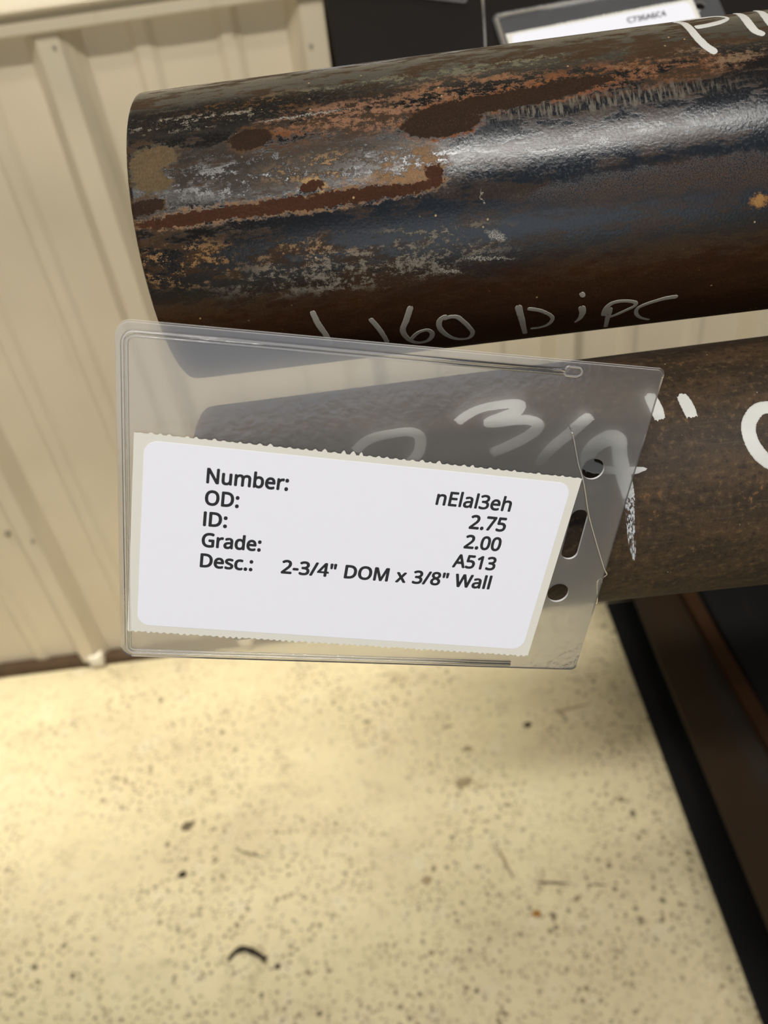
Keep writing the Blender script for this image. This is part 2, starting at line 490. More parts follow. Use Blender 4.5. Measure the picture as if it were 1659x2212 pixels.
def mat_paint(name, wear_lo, wear_hi, color=(0.56, 0.56, 0.53), stretch=(1, 1, 1)):
    g = G(name)
    c = g.coord()
    wear = g.noise(g.map(c, scale=stretch), 900.0, 5, 0.7)
    big = g.noise(c, 160.0, 3, 0.6)
    col = g.mix(big, tuple(x * 0.84 for x in color), color)
    a = g.step(g.m('ADD', wear, g.m('MULTIPLY', g.m('SUBTRACT', big, 0.5), 0.35)), wear_lo, wear_hi)
    tr = g.node('BsdfTransparent').outputs[0]
    pr = g.principled(col, 0.5, spec=0.3, normal=g.bump(wear, 0.15, 0.0002))
    mx = g.node('MixShader')
    g.set(mx.inputs[0], a); g.t.links.new(tr, mx.inputs[1]); g.t.links.new(pr, mx.inputs[2])
    return g.done(mx.outputs[0])


def mat_clear(name, haze, tint=(0.985, 0.985, 0.985), rough=0.10, hazec=(0.80, 0.79, 0.82), relief=0.09):
    """clear vinyl: passes light straight on, slightly milky, with a waxy gloss"""
    g = G(name)
    c = g.coord()
    ripple = g.noise(c, 420.0, 3, 0.6)
    cloudy = g.noise(c, 26.0, 3, 0.5)
    nb = g.bump(ripple, relief, 0.0004)
    tr = g.node('BsdfTransparent'); g.set(tr.inputs[0], tint)
    df = g.node('BsdfDiffuse'); g.set(df.inputs[0], hazec)
    gl = g.node('BsdfGlossy'); g.set(gl.inputs['Roughness'], rough); g.set(gl.inputs['Color'], (1, 1, 1)); g.set(gl.inputs['Normal'], nb)
    m1 = g.node('MixShader'); g.set(m1.inputs[0], g.mixf(cloudy, haze * 0.7, haze * 1.3))
    g.t.links.new(tr.outputs[0], m1.inputs[1]); g.t.links.new(df.outputs[0], m1.inputs[2])
    fr = g.node('Fresnel'); g.set(fr.inputs[0], 1.45); g.set(fr.inputs['Normal'], nb)
    m2 = g.node('MixShader'); g.set(m2.inputs[0], fr.outputs[0])
    g.t.links.new(m1.outputs[0], m2.inputs[1]); g.t.links.new(gl.outputs[0], m2.inputs[2])
    return g.done(m2.outputs[0])


def mat_frosted(name, clear_part, ior, rough):
    """the embossed back of the pocket: part of the light goes straight on, the rest is spread"""
    g = G(name)
    tr = g.node('BsdfTransparent'); g.set(tr.inputs[0], (0.985, 0.985, 0.985))
    rf = g.node('BsdfRefraction'); g.set(rf.inputs['Color'], (0.97, 0.97, 0.97)); g.set(rf.inputs['Roughness'], rough); g.set(rf.inputs['IOR'], ior)
    df = g.node('BsdfDiffuse'); g.set(df.inputs[0], (0.80, 0.79, 0.82))
    m1 = g.node('MixShader'); g.set(m1.inputs[0], clear_part)
    g.t.links.new(rf.outputs[0], m1.inputs[1]); g.t.links.new(tr.outputs[0], m1.inputs[2])
    m2 = g.node('MixShader'); g.set(m2.inputs[0], 0.05)
    g.t.links.new(m1.outputs[0], m2.inputs[1]); g.t.links.new(df.outputs[0], m2.inputs[2])
    return g.done(m2.outputs[0])


MAT = dict(
    wall=mat_wall(), floor=mat_floor(), upper=mat_upper_pipe(), lower=mat_lower_pipe(),
    bore=mat_dark_steel('pipe_bore', (0.012, 0.010, 0.008), (0.03, 0.022, 0.015), 0.7),
    bigpipe=mat_dark_steel('dull_black_steel', (0.005, 0.004, 0.0035), (0.011, 0.008, 0.0065), 0.75, 0.35, (0.016, 0.008, 0.006), 22.0),
    beam=mat_dark_steel('black_rack_steel', (0.006, 0.0065, 0.0075), (0.012, 0.012, 0.013), 0.7, 0.25, (0.035, 0.022, 0.012), 10.0),
    beam_top=mat_dark_steel('worn_rack_flange', (0.016, 0.009, 0.004), (0.034, 0.020, 0.009), 0.7, 0.75, (0.020, 0.020, 0.019), 9.0),
    rustbar=mat_dark_steel('rusty_bar', (0.028, 0.012, 0.0045), (0.060, 0.026, 0.010), 0.8, 0.6, (0.03, 0.02, 0.012), 12.0),
    rail=mat_dark_steel('dirty_base_rail', (0.045, 0.028, 0.015), (0.11, 0.07, 0.04), 0.8, 0.5, (0.02, 0.014, 0.009), 30.0),
    rack=mat_dark_steel('rack_arm_steel', (0.018, 0.018, 0.02), (0.035, 0.033, 0.03), 0.55, 0.3),
    paint=mat_paint('white_marker_paint', 0.24, 0.36),
    paint_thin=mat_paint('thin_grey_marker_paint', 0.20, 0.36, (0.36, 0.34, 0.29)),
    paint_dry=mat_paint('dry_brushed_marker_paint', 0.42, 0.56, (0.52, 0.54, 0.56), (2.2, 2.2, 0.25)),
    vinyl=mat_clear('clear_vinyl', 0.054),
    frosted=mat_frosted('embossed_vinyl_back', 0.60, 1.085, 0.78),
    vinyl_edge=mat_clear('cut_vinyl_edge', 0.75, rough=0.15, hazec=(0.85, 0.84, 0.84)),  # bright edge glow put into the colour as extra milky white
    vinyl_seam=mat_clear('welded_vinyl_seam', 0.17, rough=0.08, hazec=(0.86, 0.86, 0.88)),
    nylon=mat_clear('clear_nylon_line', 0.17, rough=0.05, hazec=(0.85, 0.85, 0.82), relief=0.0),
    backing=mat_plain('label_backing_paper', (0.70, 0.69, 0.63), 0.7, 0.2, 0.04, 300),
    face=mat_plain('label_face_paper', (0.80, 0.815, 0.90), 0.55, 0.3, 0.02, 300),
    ink=mat_plain('printed_ink', (0.030, 0.030, 0.034), 0.7, 0.2, 0.2, 900),
    screw=mat_plain('zinc_screw', (0.40, 0.36, 0.28), 0.4, 0.5, 0.3, 300, 0.6),
    foam=mat_plain('closure_foam', (0.78, 0.72, 0.58), 0.8, 0.2, 0.1, 200),
    debris=mat_plain('black_debris', (0.045, 0.035, 0.025), 0.8, 0.2, 0.4, 300),
    stain=mat_plain('oily_stain', (0.16, 0.125, 0.075), 0.6, 0.3, 0.35, 90),
    stain_light=mat_plain('tan_stain', (0.36, 0.28, 0.165), 0.6, 0.3, 0.2, 90),
    chip=mat_plain('orange_chip', (0.42, 0.20, 0.04), 0.6, 0.3, 0.3, 300),
)

# ------------------------------------------------------------------ the setting
FLOOR = bm_obj('floor', box(-3.5, 3.5, -6.2, 1.7, -0.06, 0.0), MAT['floor'])
tag(FLOOR, 'speckled beige concrete floor with grit and oil marks', 'floor', kind='structure')

WK = math.sqrt(1 + 0.03 ** 2)
WX = Vector((1, -0.03, 0)) / WK
WY = Vector((0.03, 1, 0)) / WK
WALL_FRAME = frame((0, 1.283, 0), WX, WY, (0, 0, 1))
WALL = empty('wall_back', WALL_FRAME)
tag(WALL, 'beige ribbed sheet metal wall behind the pipes', 'wall', kind='structure')
PITCH, R0 = 0.34, 0.003


def rib_profile(k0, k1, over_first, over_last):
    """cross-section of one sheet from major rib k0 to major rib k1 as (x, out) points"""
    pts = []
    if over_first: pts.append((R0 + PITCH * k0 - 0.045, 0.0))
    for k in range(k0, k1 + 1):
        c = R0 + PITCH * k
        pts += [(c - 0.037, 0.0), (c - 0.0155, 0.029), (c - 0.0130, 0.030), (c + 0.0130, 0.030), (c + 0.0155, 0.029), (c + 0.037, 0.0)]
        if k < k1:
            for fr in (1 / 3, 2 / 3):
                mc = c + PITCH * fr
                pts += [(mc - 0.018, 0.0), (mc - 0.008, 0.0058), (mc + 0.008, 0.0058), (mc + 0.018, 0.0)]
    pts[-1] = (R0 + PITCH * k1 + 0.0275, 0.0128)      # the sheet stops half way down its last rib, lapping the next one
    return pts


def sheet(k0, k1, lift):
    prof = [(x, o + lift) for x, o in rib_profile(k0, k1, True, True)]
    th = 0.0009
    V, F = [], []
    zs = (0.021, 1.0, 2.0, 3.2)
    n = len(prof)
    for z in zs:
        for x, o in prof: V.append((x, -o, z))
    for z in zs:
        for x, o in prof: V.append((x, -o + th, z))
    off = n * len(zs)
    for j in range(len(zs) - 1):
        for i in range(n - 1):
            a = j * n + i
            F.append((a, a + 1, a + n + 1, a + n))
            F.append((off + a, off + a + n, off + a + n + 1, off + a + 1))
        for i in (0, n - 1):
            a = j * n + i
            F.append((a, a + n, off + a + n, off + a))
    for i in range(n - 1):
        F.append((i, off + i, off + i + 1, i + 1))
    return mesh_obj('wall_panel', V, F, MAT['wall'], WALL)


sheet(-10, -7, 0.0074); sheet(-7, -4, 0.0050); sheet(-4, -1, 0.0027); sheet(-1, 2, 0.0); sheet(2, 5, -0.0025); sheet(5, 8, -0.0050)


def screw_mesh():
    bm = bmesh.new()
    bmesh.ops.create_cone(bm, cap_ends=True, segments=20, radius1=0.0058, radius2=0.0052, depth=0.0016)
    hx = bmesh.new()
    bmesh.ops.create_cone(hx, cap_ends=True, segments=6, radius1=0.0037, radius2=0.0034, depth=0.004)
    bmesh.ops.translate(hx, verts=hx.verts[:], vec=(0, 0, 0.0035))
    me2 = bpy.data.meshes.new('tmp'); hx.to_mesh(me2); hx.free(); bm.from_mesh(me2); bpy.data.meshes.remove(me2)
    bmesh.ops.rotate(bm, verts=bm.verts[:], matrix=Matrix.Rotation(math.radians(90), 3, 'X'))
    me = bpy.data.meshes.new('screw'); bm.to_mesh(me); bm.free(); me.materials.append(MAT['screw'])
    return me


SCREW = screw_mesh()
for x, z, o, sc in ((-0.724, 0.382, 0.0030, 1.25), (-0.668, 0.378, 0.0330, 0.8), (-0.330, 1.185, 0.0330, 0.42), (-0.004, 1.145, 0.0302, 0.45), (0.343, 1.145, 0.0302, 0.45), (-0.668, 1.185, 0.0330, 0.42)):
    s = bpy.data.objects.new('screw', SCREW); COL.objects.link(s); s.parent = WALL; s.location = (x, -o - 0.0005, z); s.scale = (sc, sc, sc)
for k in range(-4, 4):
    c = R0 + PITCH * k
    b = box(c - 0.016 + (0.012 if k == -2 else 0), c + 0.016 + (0.012 if k == -2 else 0), -0.039, -0.006, 0.006, 0.040, 0.006)
    bm_obj('closure_plug', b, MAT['foam'], WALL, smooth=True)


def extrude_x(name, prof, x0, x1, mat):
    n = len(prof)
    V = [(x0, y, z) for y, z in prof] + [(x1, y, z) for y, z in prof]
    F = [(i, (i + 1) % n, n + (i + 1) % n, n + i) for i in range(n)] + [tuple(range(n))[::-1], tuple(range(n, 2 * n))]
    o = mesh_obj(name, V, F, mat)
    o.matrix_world = WALL_FRAME
    return o


t1 = extrude_x('trim_1', [(-0.034, 1.203), (-0.039, 1.203), (-0.041, 1.206), (-0.041, 1.217), (-0.036, 1.219), (-0.036, 1.226), (-0.046, 1.228), (-0.048, 1.232), (-0.046, 1.237), (-0.036, 1.258), (-0.034, 1.258)], -3.4, 2.75, MAT['wall'])
tag(t1, 'beige metal ledge trim running across the ribbed wall', 'trim', kind='structure')
t2 = extrude_x('trim_2', [(-0.002, 0.0), (-0.028, 0.0), (-0.028, 0.012), (-0.024, 0.020), (-0.002, 0.020)], -3.4, 2.75, MAT['rail'])
tag(t2, 'dirty brown rail at the foot of the ribbed wall', 'trim', kind='structure')


def blob(cx, cy, rx, ry, rot, seed, jag=0.25, n=28):
    rnd = random.Random(seed); out = []
    for k in range(n):
        a = 2 * math.pi * k / n
        r = 1 + jag * (rnd.random() * 2 - 1)
        x, y = rx * r * math.cos(a), ry * r * math.sin(a)
        out.append((cx + x * math.cos(rot) - y * math.sin(rot), cy + x * math.sin(rot) + y * math.cos(rot)))
    return out


for i, (cx, cy, rx, ry, rot, mt) in enumerate((
        (0.185, 0.655, 0.028, 0.0022, -0.19, 'stain'), (0.255, 0.641, 0.018, 0.0016, -0.19, 'stain'), (-0.321, 0.784, 0.030, 0.0017, -0.42, 'stain'),
        (0.072, 0.861, 0.017, 0.010, 0.2, 'stain_light'), (0.090, 0.93, 0.011, 0.006, 0.0, 'stain_light'), (-0.02, 0.69, 0.009, 0.008, 0.0, 'stain_light'),
        (-0.438, 0.856, 0.012, 0.009, 0.4, 'stain'), (0.212, 0.963, 0.009, 0.007, 0.0, 'stain'), (0.06, 0.985, 0.012, 0.004, 0.1, 'stain_light'),
        (0.30, 0.985, 0.040, 0.003, 0.1, 'stain_light'), (0.115, 0.70, 0.003, 0.030, 0.25, 'stain_light'))):
    bm_obj('stain', slab(blob(cx, cy, rx, ry, rot, i), [], -0.0002, 0.00025), MAT[mt], FLOOR)

# ------------------------------------------------------------------ the two marked pipes
def pipe_surface(s_mm, phi_deg, r):
    a = math.radians(phi_deg)
    return Vector((s_mm / 1000, -r * math.cos(a), r * math.sin(a)))


def make_pipe(name, label, origin, k, up, r, wall, length, mat, seg=144):
    away = Vector(up).cross(Vector(k))
    root = empty(name, frame(origin, k, away, up))
    tag(root, label, 'pipe')
    ch = 0.0007
    rings = [(ch, r - wall), (0.0, r - wall + ch), (0.0, r - ch), (ch * 0.6, r - ch * 0.2), (ch * 1.6, r), (0.05, r), (0.3, r), (length - ch, r), (length, r - ch), (length, r - wall + ch), (length - ch, r - wall)]
    V, F, UV = [], [], []
    for x, rr in rings:
        for j in range(seg + 1):
            ph = -180 + 360 * j / seg
            V.append(pipe_surface(x * 1000, ph, rr)); UV.append((x * 100, math.radians(ph) * rr * 100))
    w = seg + 1
    for i in range(len(rings) - 1):
        for j in range(seg):
            F.append((i * w + j, i * w + j + 1, (i + 1) * w + j + 1, (i + 1) * w + j))
    o = mesh_obj('pipe_wall', V, F, mat, root, smooth=True, uvs=UV)
    V2, F2 = [], []
    for x in (ch, length - ch):
        for j in range(seg): V2.append(pipe_surface(x * 1000, 360 * j / seg, r - wall))
    for j in range(seg): F2.append((j, seg + j, seg + (j + 1) % seg, (j + 1) % seg))
    mesh_obj('bore', V2, F2, MAT['bore'], root, smooth=True)
    return root


def paint_strokes(strokes, r, cam_phi, seed, lift=0.00010, brush=False):
    """ribbons of paint lying on a pipe, strokes = lists of (s mm, phi deg, width mm)"""
    rnd = random.Random(seed)
    V, F = [], []
    for st in strokes:
        pl = catmull([(s, math.radians(p) * r * 1000, w) for s, p, w in st], 0.35)
        n = len(pl); base = len(V)
        offs = ((-1, -0.05), (-0.97, 1), (-0.75, 1.1), (-0.5, 1.2), (-0.25, 1.2), (0, 1.25), (0.25, 1.2), (0.5, 1.2), (0.75, 1.1), (0.97, 1), (1, -0.05))
        first, last = pl[0], pl[-1]
        rows = []
        def tangent(i):
            a, b = pl[max(i - 1, 0)], pl[min(i + 1, n - 1)]
            dx, dy = b[0] - a[0], b[1] - a[1]; l = math.hypot(dx, dy) or 1
            return dx / l, dy / l
        tx, ty = tangent(0)
        for kk in (() if brush else (0.98, 0.85, 0.55)):
            c = math.sqrt(max(0, 1 - kk * kk)); h = first[2] / 2
            rows.append((first[0] - tx * h * kk, first[1] - ty * h * kk, first[2] * c, (tx, ty)))
        for i, q in enumerate(pl): rows.append((q[0], q[1], q[2], tangent(i)))
        tx, ty = tangent(n - 1)
        for kk in (() if brush else (0.55, 0.85, 0.98)):
            c = math.sqrt(max(0, 1 - kk * kk)); h = last[2] / 2
            rows.append((last[0] + tx * h * kk, last[1] + ty * h * kk, last[2] * c, (tx, ty)))
        for ri, (s, a, w, (tx, ty)) in enumerate(rows):
            end = brush and ri in (0, len(rows) - 1)
            nx, ny = -ty, tx
            jl, jr = 1 + 0.10 * (rnd.random() - 0.5), 1 + 0.10 * (rnd.random() - 0.5)
            k = 1.0
            if cam_phi is not None:
                cs = math.cos(a / 1000 / r - math.radians(cam_phi)); k = min(2.3, 1 / max(cs, 0.3))
            for o, hgt in offs:
                jj = jl if o < 0 else jr
                rag = (rnd.random() * 0.7 + 0.25 * (1 - o * o)) * (1 if ri else -1) if end else 0.0      # bristle ends
                ss = s + nx * o * w / 2 * jj + tx * rag; aa = a + (ny * o * w / 2 * jj + ty * rag) * k
                V.append(pipe_surface(ss, math.degrees(aa / 1000 / r), r + lift * hgt))
        m = len(offs)
        for i in range(len(rows) - 1):
            for j in range(m - 1):
                a0 = base + i * m + j
                F.append((a0, a0 + 1, a0 + m + 1, a0 + m))
    return V, F


UP_R, LO_R = 0.0365, 0.0349
UPPER = make_pipe('steel_pipe', 'upper pipe, black scale blotched with orange rust, marked 160 pipe',
                  (-0.04541330, 0.22737434, 1.31186017), (0.99896172, -0.04535455, -0.00429561), (0.00429119, -0.00019483, 0.99999077), UP_R, 0.0095, 2.4, MAT['upper'])
LOWER = make_pipe('steel_pipe', 'lower pipe, even dull brown, behind the clear tag, marked 2 3/4 inch',
                  (-0.04690366, 0.19742058, 1.23706455), (0.99681544, -0.07656886, 0.02227530), (-0.02220987, 0.00170602, 0.99975187), LO_R, 0.0095, 2.4, MAT['lower'])

UPPER_MARKS={
'one_a':[(37.21,-11.72,1.45),(37.96,-17.8,1.59),(39.12,-23.84,1.5),(39.95,-30.62,1.29)],
'one_b':[(50.93,-18.8,1.36),(52.26,-23.51,1.38),(53.38,-29.18,1.28),(54.1,-34.72,1.19)],
'six':[(60.67,-15.27,1.57),(59.52,-21.21,1.6),(58.39,-26.95,1.51),(58.94,-31.94,1.41),(60.5,-37.15,1.31),(62.4,-39.54,1.32),(64.69,-38.21,1.31),(65.78,-33.11,1.3),(64.76,-29.46,1.17),(62.76,-29.78,1.17),(61.3,-32.11,1.18),(60.29,-35.28,1.07)],
'zero':[(69.03,-22.06,1.48),(67.74,-23.91,1.49),(67.69,-28.81,1.4),(69.59,-35.5,1.3),(72.43,-40.66,1.2),(75.21,-41.1,1.2),(76.14,-35.8,1.18),(74.71,-29.59,1.28),(73.28,-25.63,1.27),(72.12,-23.25,1.37),(70.51,-22.49,1.26),(69.13,-23.19,1.15)],
'p_stem':[(87.22,-21.92,1.82),(87.7,-25.42,1.72),(88.59,-31.49,1.52),(90.09,-43.38,1.21)],
'p_bowl':[(90.03,-23.56,1.26),(92.89,-25.57,1.15),(95.58,-29.55,1.04),(96.3,-32.95,1.05),(95.45,-37.01,1.07),(93.58,-38.86,0.95),(91.67,-38.89,1.07)],
'i_dot':[(102.57,-18.77,1.35),(102.86,-19.58,1.35)],
'i_stem':[(103.24,-27.06,1.84),(103.7,-30.73,1.63),(103.43,-35.02,1.18),(102.63,-37.61,0.59)],
'p2_stem':[(110.4,-30.41,1.74),(110.7,-34.83,1.53),(111.03,-40.22,1.19),(111.86,-48.88,1.1)],
'p2_bowl':[(109.61,-33.64,1.88),(109.57,-29.14,1.5),(110.85,-26.19,1.26),(113.69,-25.91,1.15),(116.54,-27.7,1.15),(116.64,-30.27,1.04),(114.87,-32.72,1.05),(112.87,-35.33,1.06),(111.41,-36.76,0.95)],
'e':[(126.34,-27.24,1.49),(124.07,-27.41,1.38),(121.7,-28.47,1.27),(119.17,-30.16,1.16),(117.74,-32.37,1.05),(117.94,-36.24,1.06),(119.62,-41.11,0.96),(122.53,-45.67,0.85)],
'P_stem':[(132.02,95.45,0.89),(132.73,91.9,1.65),(132.75,84.38,1.84),(132.89,76.74,1.91),(133.77,70.46,1.89),(135.04,66.86,1.78)],
'P_bowl':[(131.49,96.66,0.67),(134.96,100.48,0.9),(138.34,100.59,0.9),(141.36,99.14,0.78),(142.75,94.1,0.77),(142.69,90.03,0.77),(140.4,87.01,0.98),(137.03,85.32,0.97),(134.46,84.85,0.97)],
'one_c':[(146.9,100.5,0.9),(146.81,95.93,1.33),(146.4,89.61,1.86),(145.83,81.42,2.04),(145.94,75.94,1.91),(147.06,73.2,1.48)],
'one_d':[(151.85,101.08,0.79),(151.45,93.41,1.43),(150.88,87.11,1.95),(150.37,79.87,2.03),(150.6,74.65,1.9)]}
LOWER_MARKS={
'two':[(44.19,65.14,2.87),(46.49,68.5,3.0),(49.47,70.4,3.0),(54.11,71.2,2.88),(58.33,70.9,2.88),(60.72,68.19,2.98),(60.67,63.01,2.96),(59.21,58.42,2.95),(55.59,53.62,2.95),(49.29,47.9,2.94),(53.83,44.67,2.82),(64.47,44.95,2.81)],
'three':[(71.09,73.12,2.63),(73.7,76.31,2.89),(77.51,79.07,2.89),(81.79,79.81,3.14),(85.38,79.61,3.37),(87.33,78.49,3.36),(86.19,75.04,3.35),(83.07,73.31,3.1),(79.6,71.71,2.86),(78.56,70.51,2.62),(81.03,70.14,2.85),(85.2,70.31,3.09),(88.69,69.69,3.08),(90.85,67.53,3.19),(90.61,64.87,3.06),(88.01,61.95,2.93),(83.54,58.89,2.93),(78.91,56.56,2.58)],
'slash':[(104.09,67.59,2.82),(102.38,65.72,3.17),(98.14,60.57,3.04),(93.89,55.87,2.8),(90.59,51.14,2.56),(89.79,49.72,1.86)],
'four_a':[(102.34,45.29,2.54),(101.74,49.28,2.78),(103.21,52.93,3.01),(106.0,55.76,3.25),(108.63,56.84,3.48),(110.0,55.53,3.48),(109.87,50.58,3.23),(109.84,44.77,3.23),(110.27,38.01,3.23),(110.74,32.19,2.77),(110.86,27.31,2.31),(110.89,20.28,2.09),(111.15,11.6,1.88),(111.86,2.98,0.95)],
'four_b':[(100.86,46.93,2.55),(103.35,45.09,3.0),(106.1,43.59,1.96),(110.01,42.44,2.07),(113.05,42.04,1.84),(115.11,42.21,1.04)],
'ditto_a':[(120.18,74.42,2.95),(120.48,70.61,3.29),(120.88,66.53,3.27),(121.12,62.92,2.79)],
'ditto_b':[(127.86,72.12,2.58),(128.24,69.13,3.04),(128.64,65.36,3.14),(128.91,62.22,2.78)],
'O':[(151.29,55.81,3.43),(149.66,60.29,3.44),(147.09,61.93,3.45),(144.85,61.16,3.57),(142.83,57.86,3.56),(141.75,53.65,3.55),(141.88,48.54,3.54),(142.92,43.94,3.53),(144.44,40.44,3.42),(146.83,37.9,3.41),(150.27,39.66,3.41),(152.72,46.73,3.41),(152.57,53.54,3.42)]}


for names, mt in ((('one_a',), 'paint_thin'), (('one_b',), 'paint_thin'), (('six',), 'paint_thin'), (('zero',), 'paint_thin'), (('p_stem', 'p_bowl'), 'paint_thin'),
                  (('i_dot', 'i_stem'), 'paint_thin'), (('p2_stem', 'p2_bowl'), 'paint_thin'), (('e',), 'paint_thin'),
                  (('P_stem', 'P_bowl'), 'paint'), (('one_c',), 'paint'), (('one_d',), 'paint')):
    V, F = paint_strokes([UPPER_MARKS[k] for k in names], UP_R, 21 if mt == 'paint' else None, len(names[0]), brush=False)
    o = mesh_obj('handwritten_mark', V, F, MAT[mt], UPPER, smooth=True)
    tag(o, 'white marker handwriting on the pipe')
FOUR = [(s, p, w * (1.22 if i < 8 else 1.12 if i < 11 else 1.0)) for i, (s, p, w) in enumerate(LOWER_MARKS['four_a'])]
for strokes, mt in (([LOWER_MARKS['two']], 'paint'), ([LOWER_MARKS['three']], 'paint'), ([LOWER_MARKS['slash']], 'paint'), ([FOUR[:10], LOWER_MARKS['four_b']], 'paint'),
                    ([FOUR[8:]], 'paint_dry'), ([LOWER_MARKS['ditto_a']], 'paint'), ([LOWER_MARKS['ditto_b']], 'paint'), ([LOWER_MARKS['O']], 'paint')):
    V, F = paint_strokes(strokes, LO_R, None, len(strokes[0]), brush=True)
    o = mesh_obj('handwritten_mark', V, F, MAT[mt], LOWER, smooth=True)
    tag(o, 'broad white paint handwriting on the pipe')

# ------------------------------------------------------------------ big dark pipe behind
BIG_R, BIG_C = 0.110, (0.56, 1.212)
BIG = make_pipe('large_steel_pipe', 'large dark steel pipe lying behind the upper pipe', (0.0095, BIG_C[0], BIG_C[1]), (1, 0, 0), (0, 0, 1), BIG_R, 0.012, 2.3, MAT['bigpipe'])

# ------------------------------------------------------------------ rack: columns and arms carry the pipes, base beam on the floor
def tube_bm(w, d, th, z0, z1, r=0.006):
    return slab(rounded_rect(-w / 2, -d / 2, w / 2, d / 2, r, 4), [rounded_rect(-w / 2 + th, -d / 2 + th, w / 2 - th, d / 2 - th, r * 0.5, 4)], z0, z1)


RACK = empty('cantilever_rack', Matrix.Translation((0.96, 0.76, 0)))
tag(RACK, 'dark steel cantilever rack whose arms carry the pipes', 'rack')
for cx, arms in ((0.0, ((0.045, 0.720, 1.2042, 1.2240), (0.161, 0.720, 1.2595, 1.2710), (0.46, 0.720, 1.080, 1.1018))),
                 (1.05, ((-0.03, 0.720, 1.2282, 1.2477), (0.112, 0.720, 1.2550, 1.2664), (0.46, 0.720, 1.080, 1.1018)))):
    b = tube_bm(0.08, 0.08, 0.006, 0.0, 1.85)
    o = bm_obj('column', b, MAT['rack'], RACK); o.location = (cx, 0, 0)
    for y0, y1, z0, z1 in arms:
        o = bm_obj('arm', box(-0.02, 0.02, y0 - 0.76, y1 - 0.76, z0, z1, 0.002), MAT['rack'], RACK); o.location = (cx, 0, 0)

BEAM = empty('rack_base_beam', Matrix.Translation((0.415, 0, 0)) @ Matrix.Rotation(math.radians(-1.3), 4, 'Z'))
tag(BEAM, 'black steel I-beam on the floor with a worn brown top', 'beam')
BH, BW = 0.190, 0.118
bm_obj('bottom_flange', box(0, BW, -0.7, 1.232, 0.0, 0.010, 0.002), MAT['beam'], BEAM)
bm_obj('top_flange', box(0, BW, -0.7, 1.232, BH - 0.011, BH, 0.002), MAT['beam_top'], BEAM)
bm_obj('web', box(BW / 2 - 0.004, BW / 2 + 0.004, -0.7, 1.232, 0.010, BH - 0.011), MAT['beam'], BEAM)


def flat_bar(name, label, x0, x1, z0, z1, y0, y1, mat, cat, rot=-0.9, bev=0.003):
    o = bm_obj(name, box(0, x1 - x0, y0, y1, 0, z1 - z0, bev), mat)
    o.matrix_world = Matrix.Translation((x0, 0, z0)) @ Matrix.Rotation(math.radians(rot), 4, 'Z')
    return tag(o, label, cat)


ang = empty('rusty_angle', Matrix.Translation((0.560, 0, BH)) @ Matrix.Rotation(math.radians(2.2), 4, 'Z'))
tag(ang, 'rusty orange angle bar lying along the top of the black beam', 'bar')
bm_obj('upright_leg', box(0.0, 0.005, -0.3, 1.20, 0.0, 0.020, 0.001), MAT['rustbar'], ang)
bm_obj('flat_leg', box(0.005, 0.030, -0.3, 1.20, 0.0, 0.005, 0.001), MAT['rustbar'], ang)
for x0, w, lab in ((0.580, 0.16, 'dark rectangular steel tube on the floor, next to the I-beam'), (0.748, 0.16, 'dark rectangular steel tube on the floor, farthest from the I-beam')):
    b = tube_bm(w, 0.15, 0.008, -0.7, 1.16)
    bmesh.ops.rotate(b, verts=b.verts[:], matrix=Matrix.Rotation(math.radians(-90), 3, 'X'))
    o = bm_obj('rectangular_tube', b, MAT['beam'])
    o.location = (x0 + w / 2, 0, 0.075)
    tag(o, lab, 'tube', 'rectangular tubes on the floor')

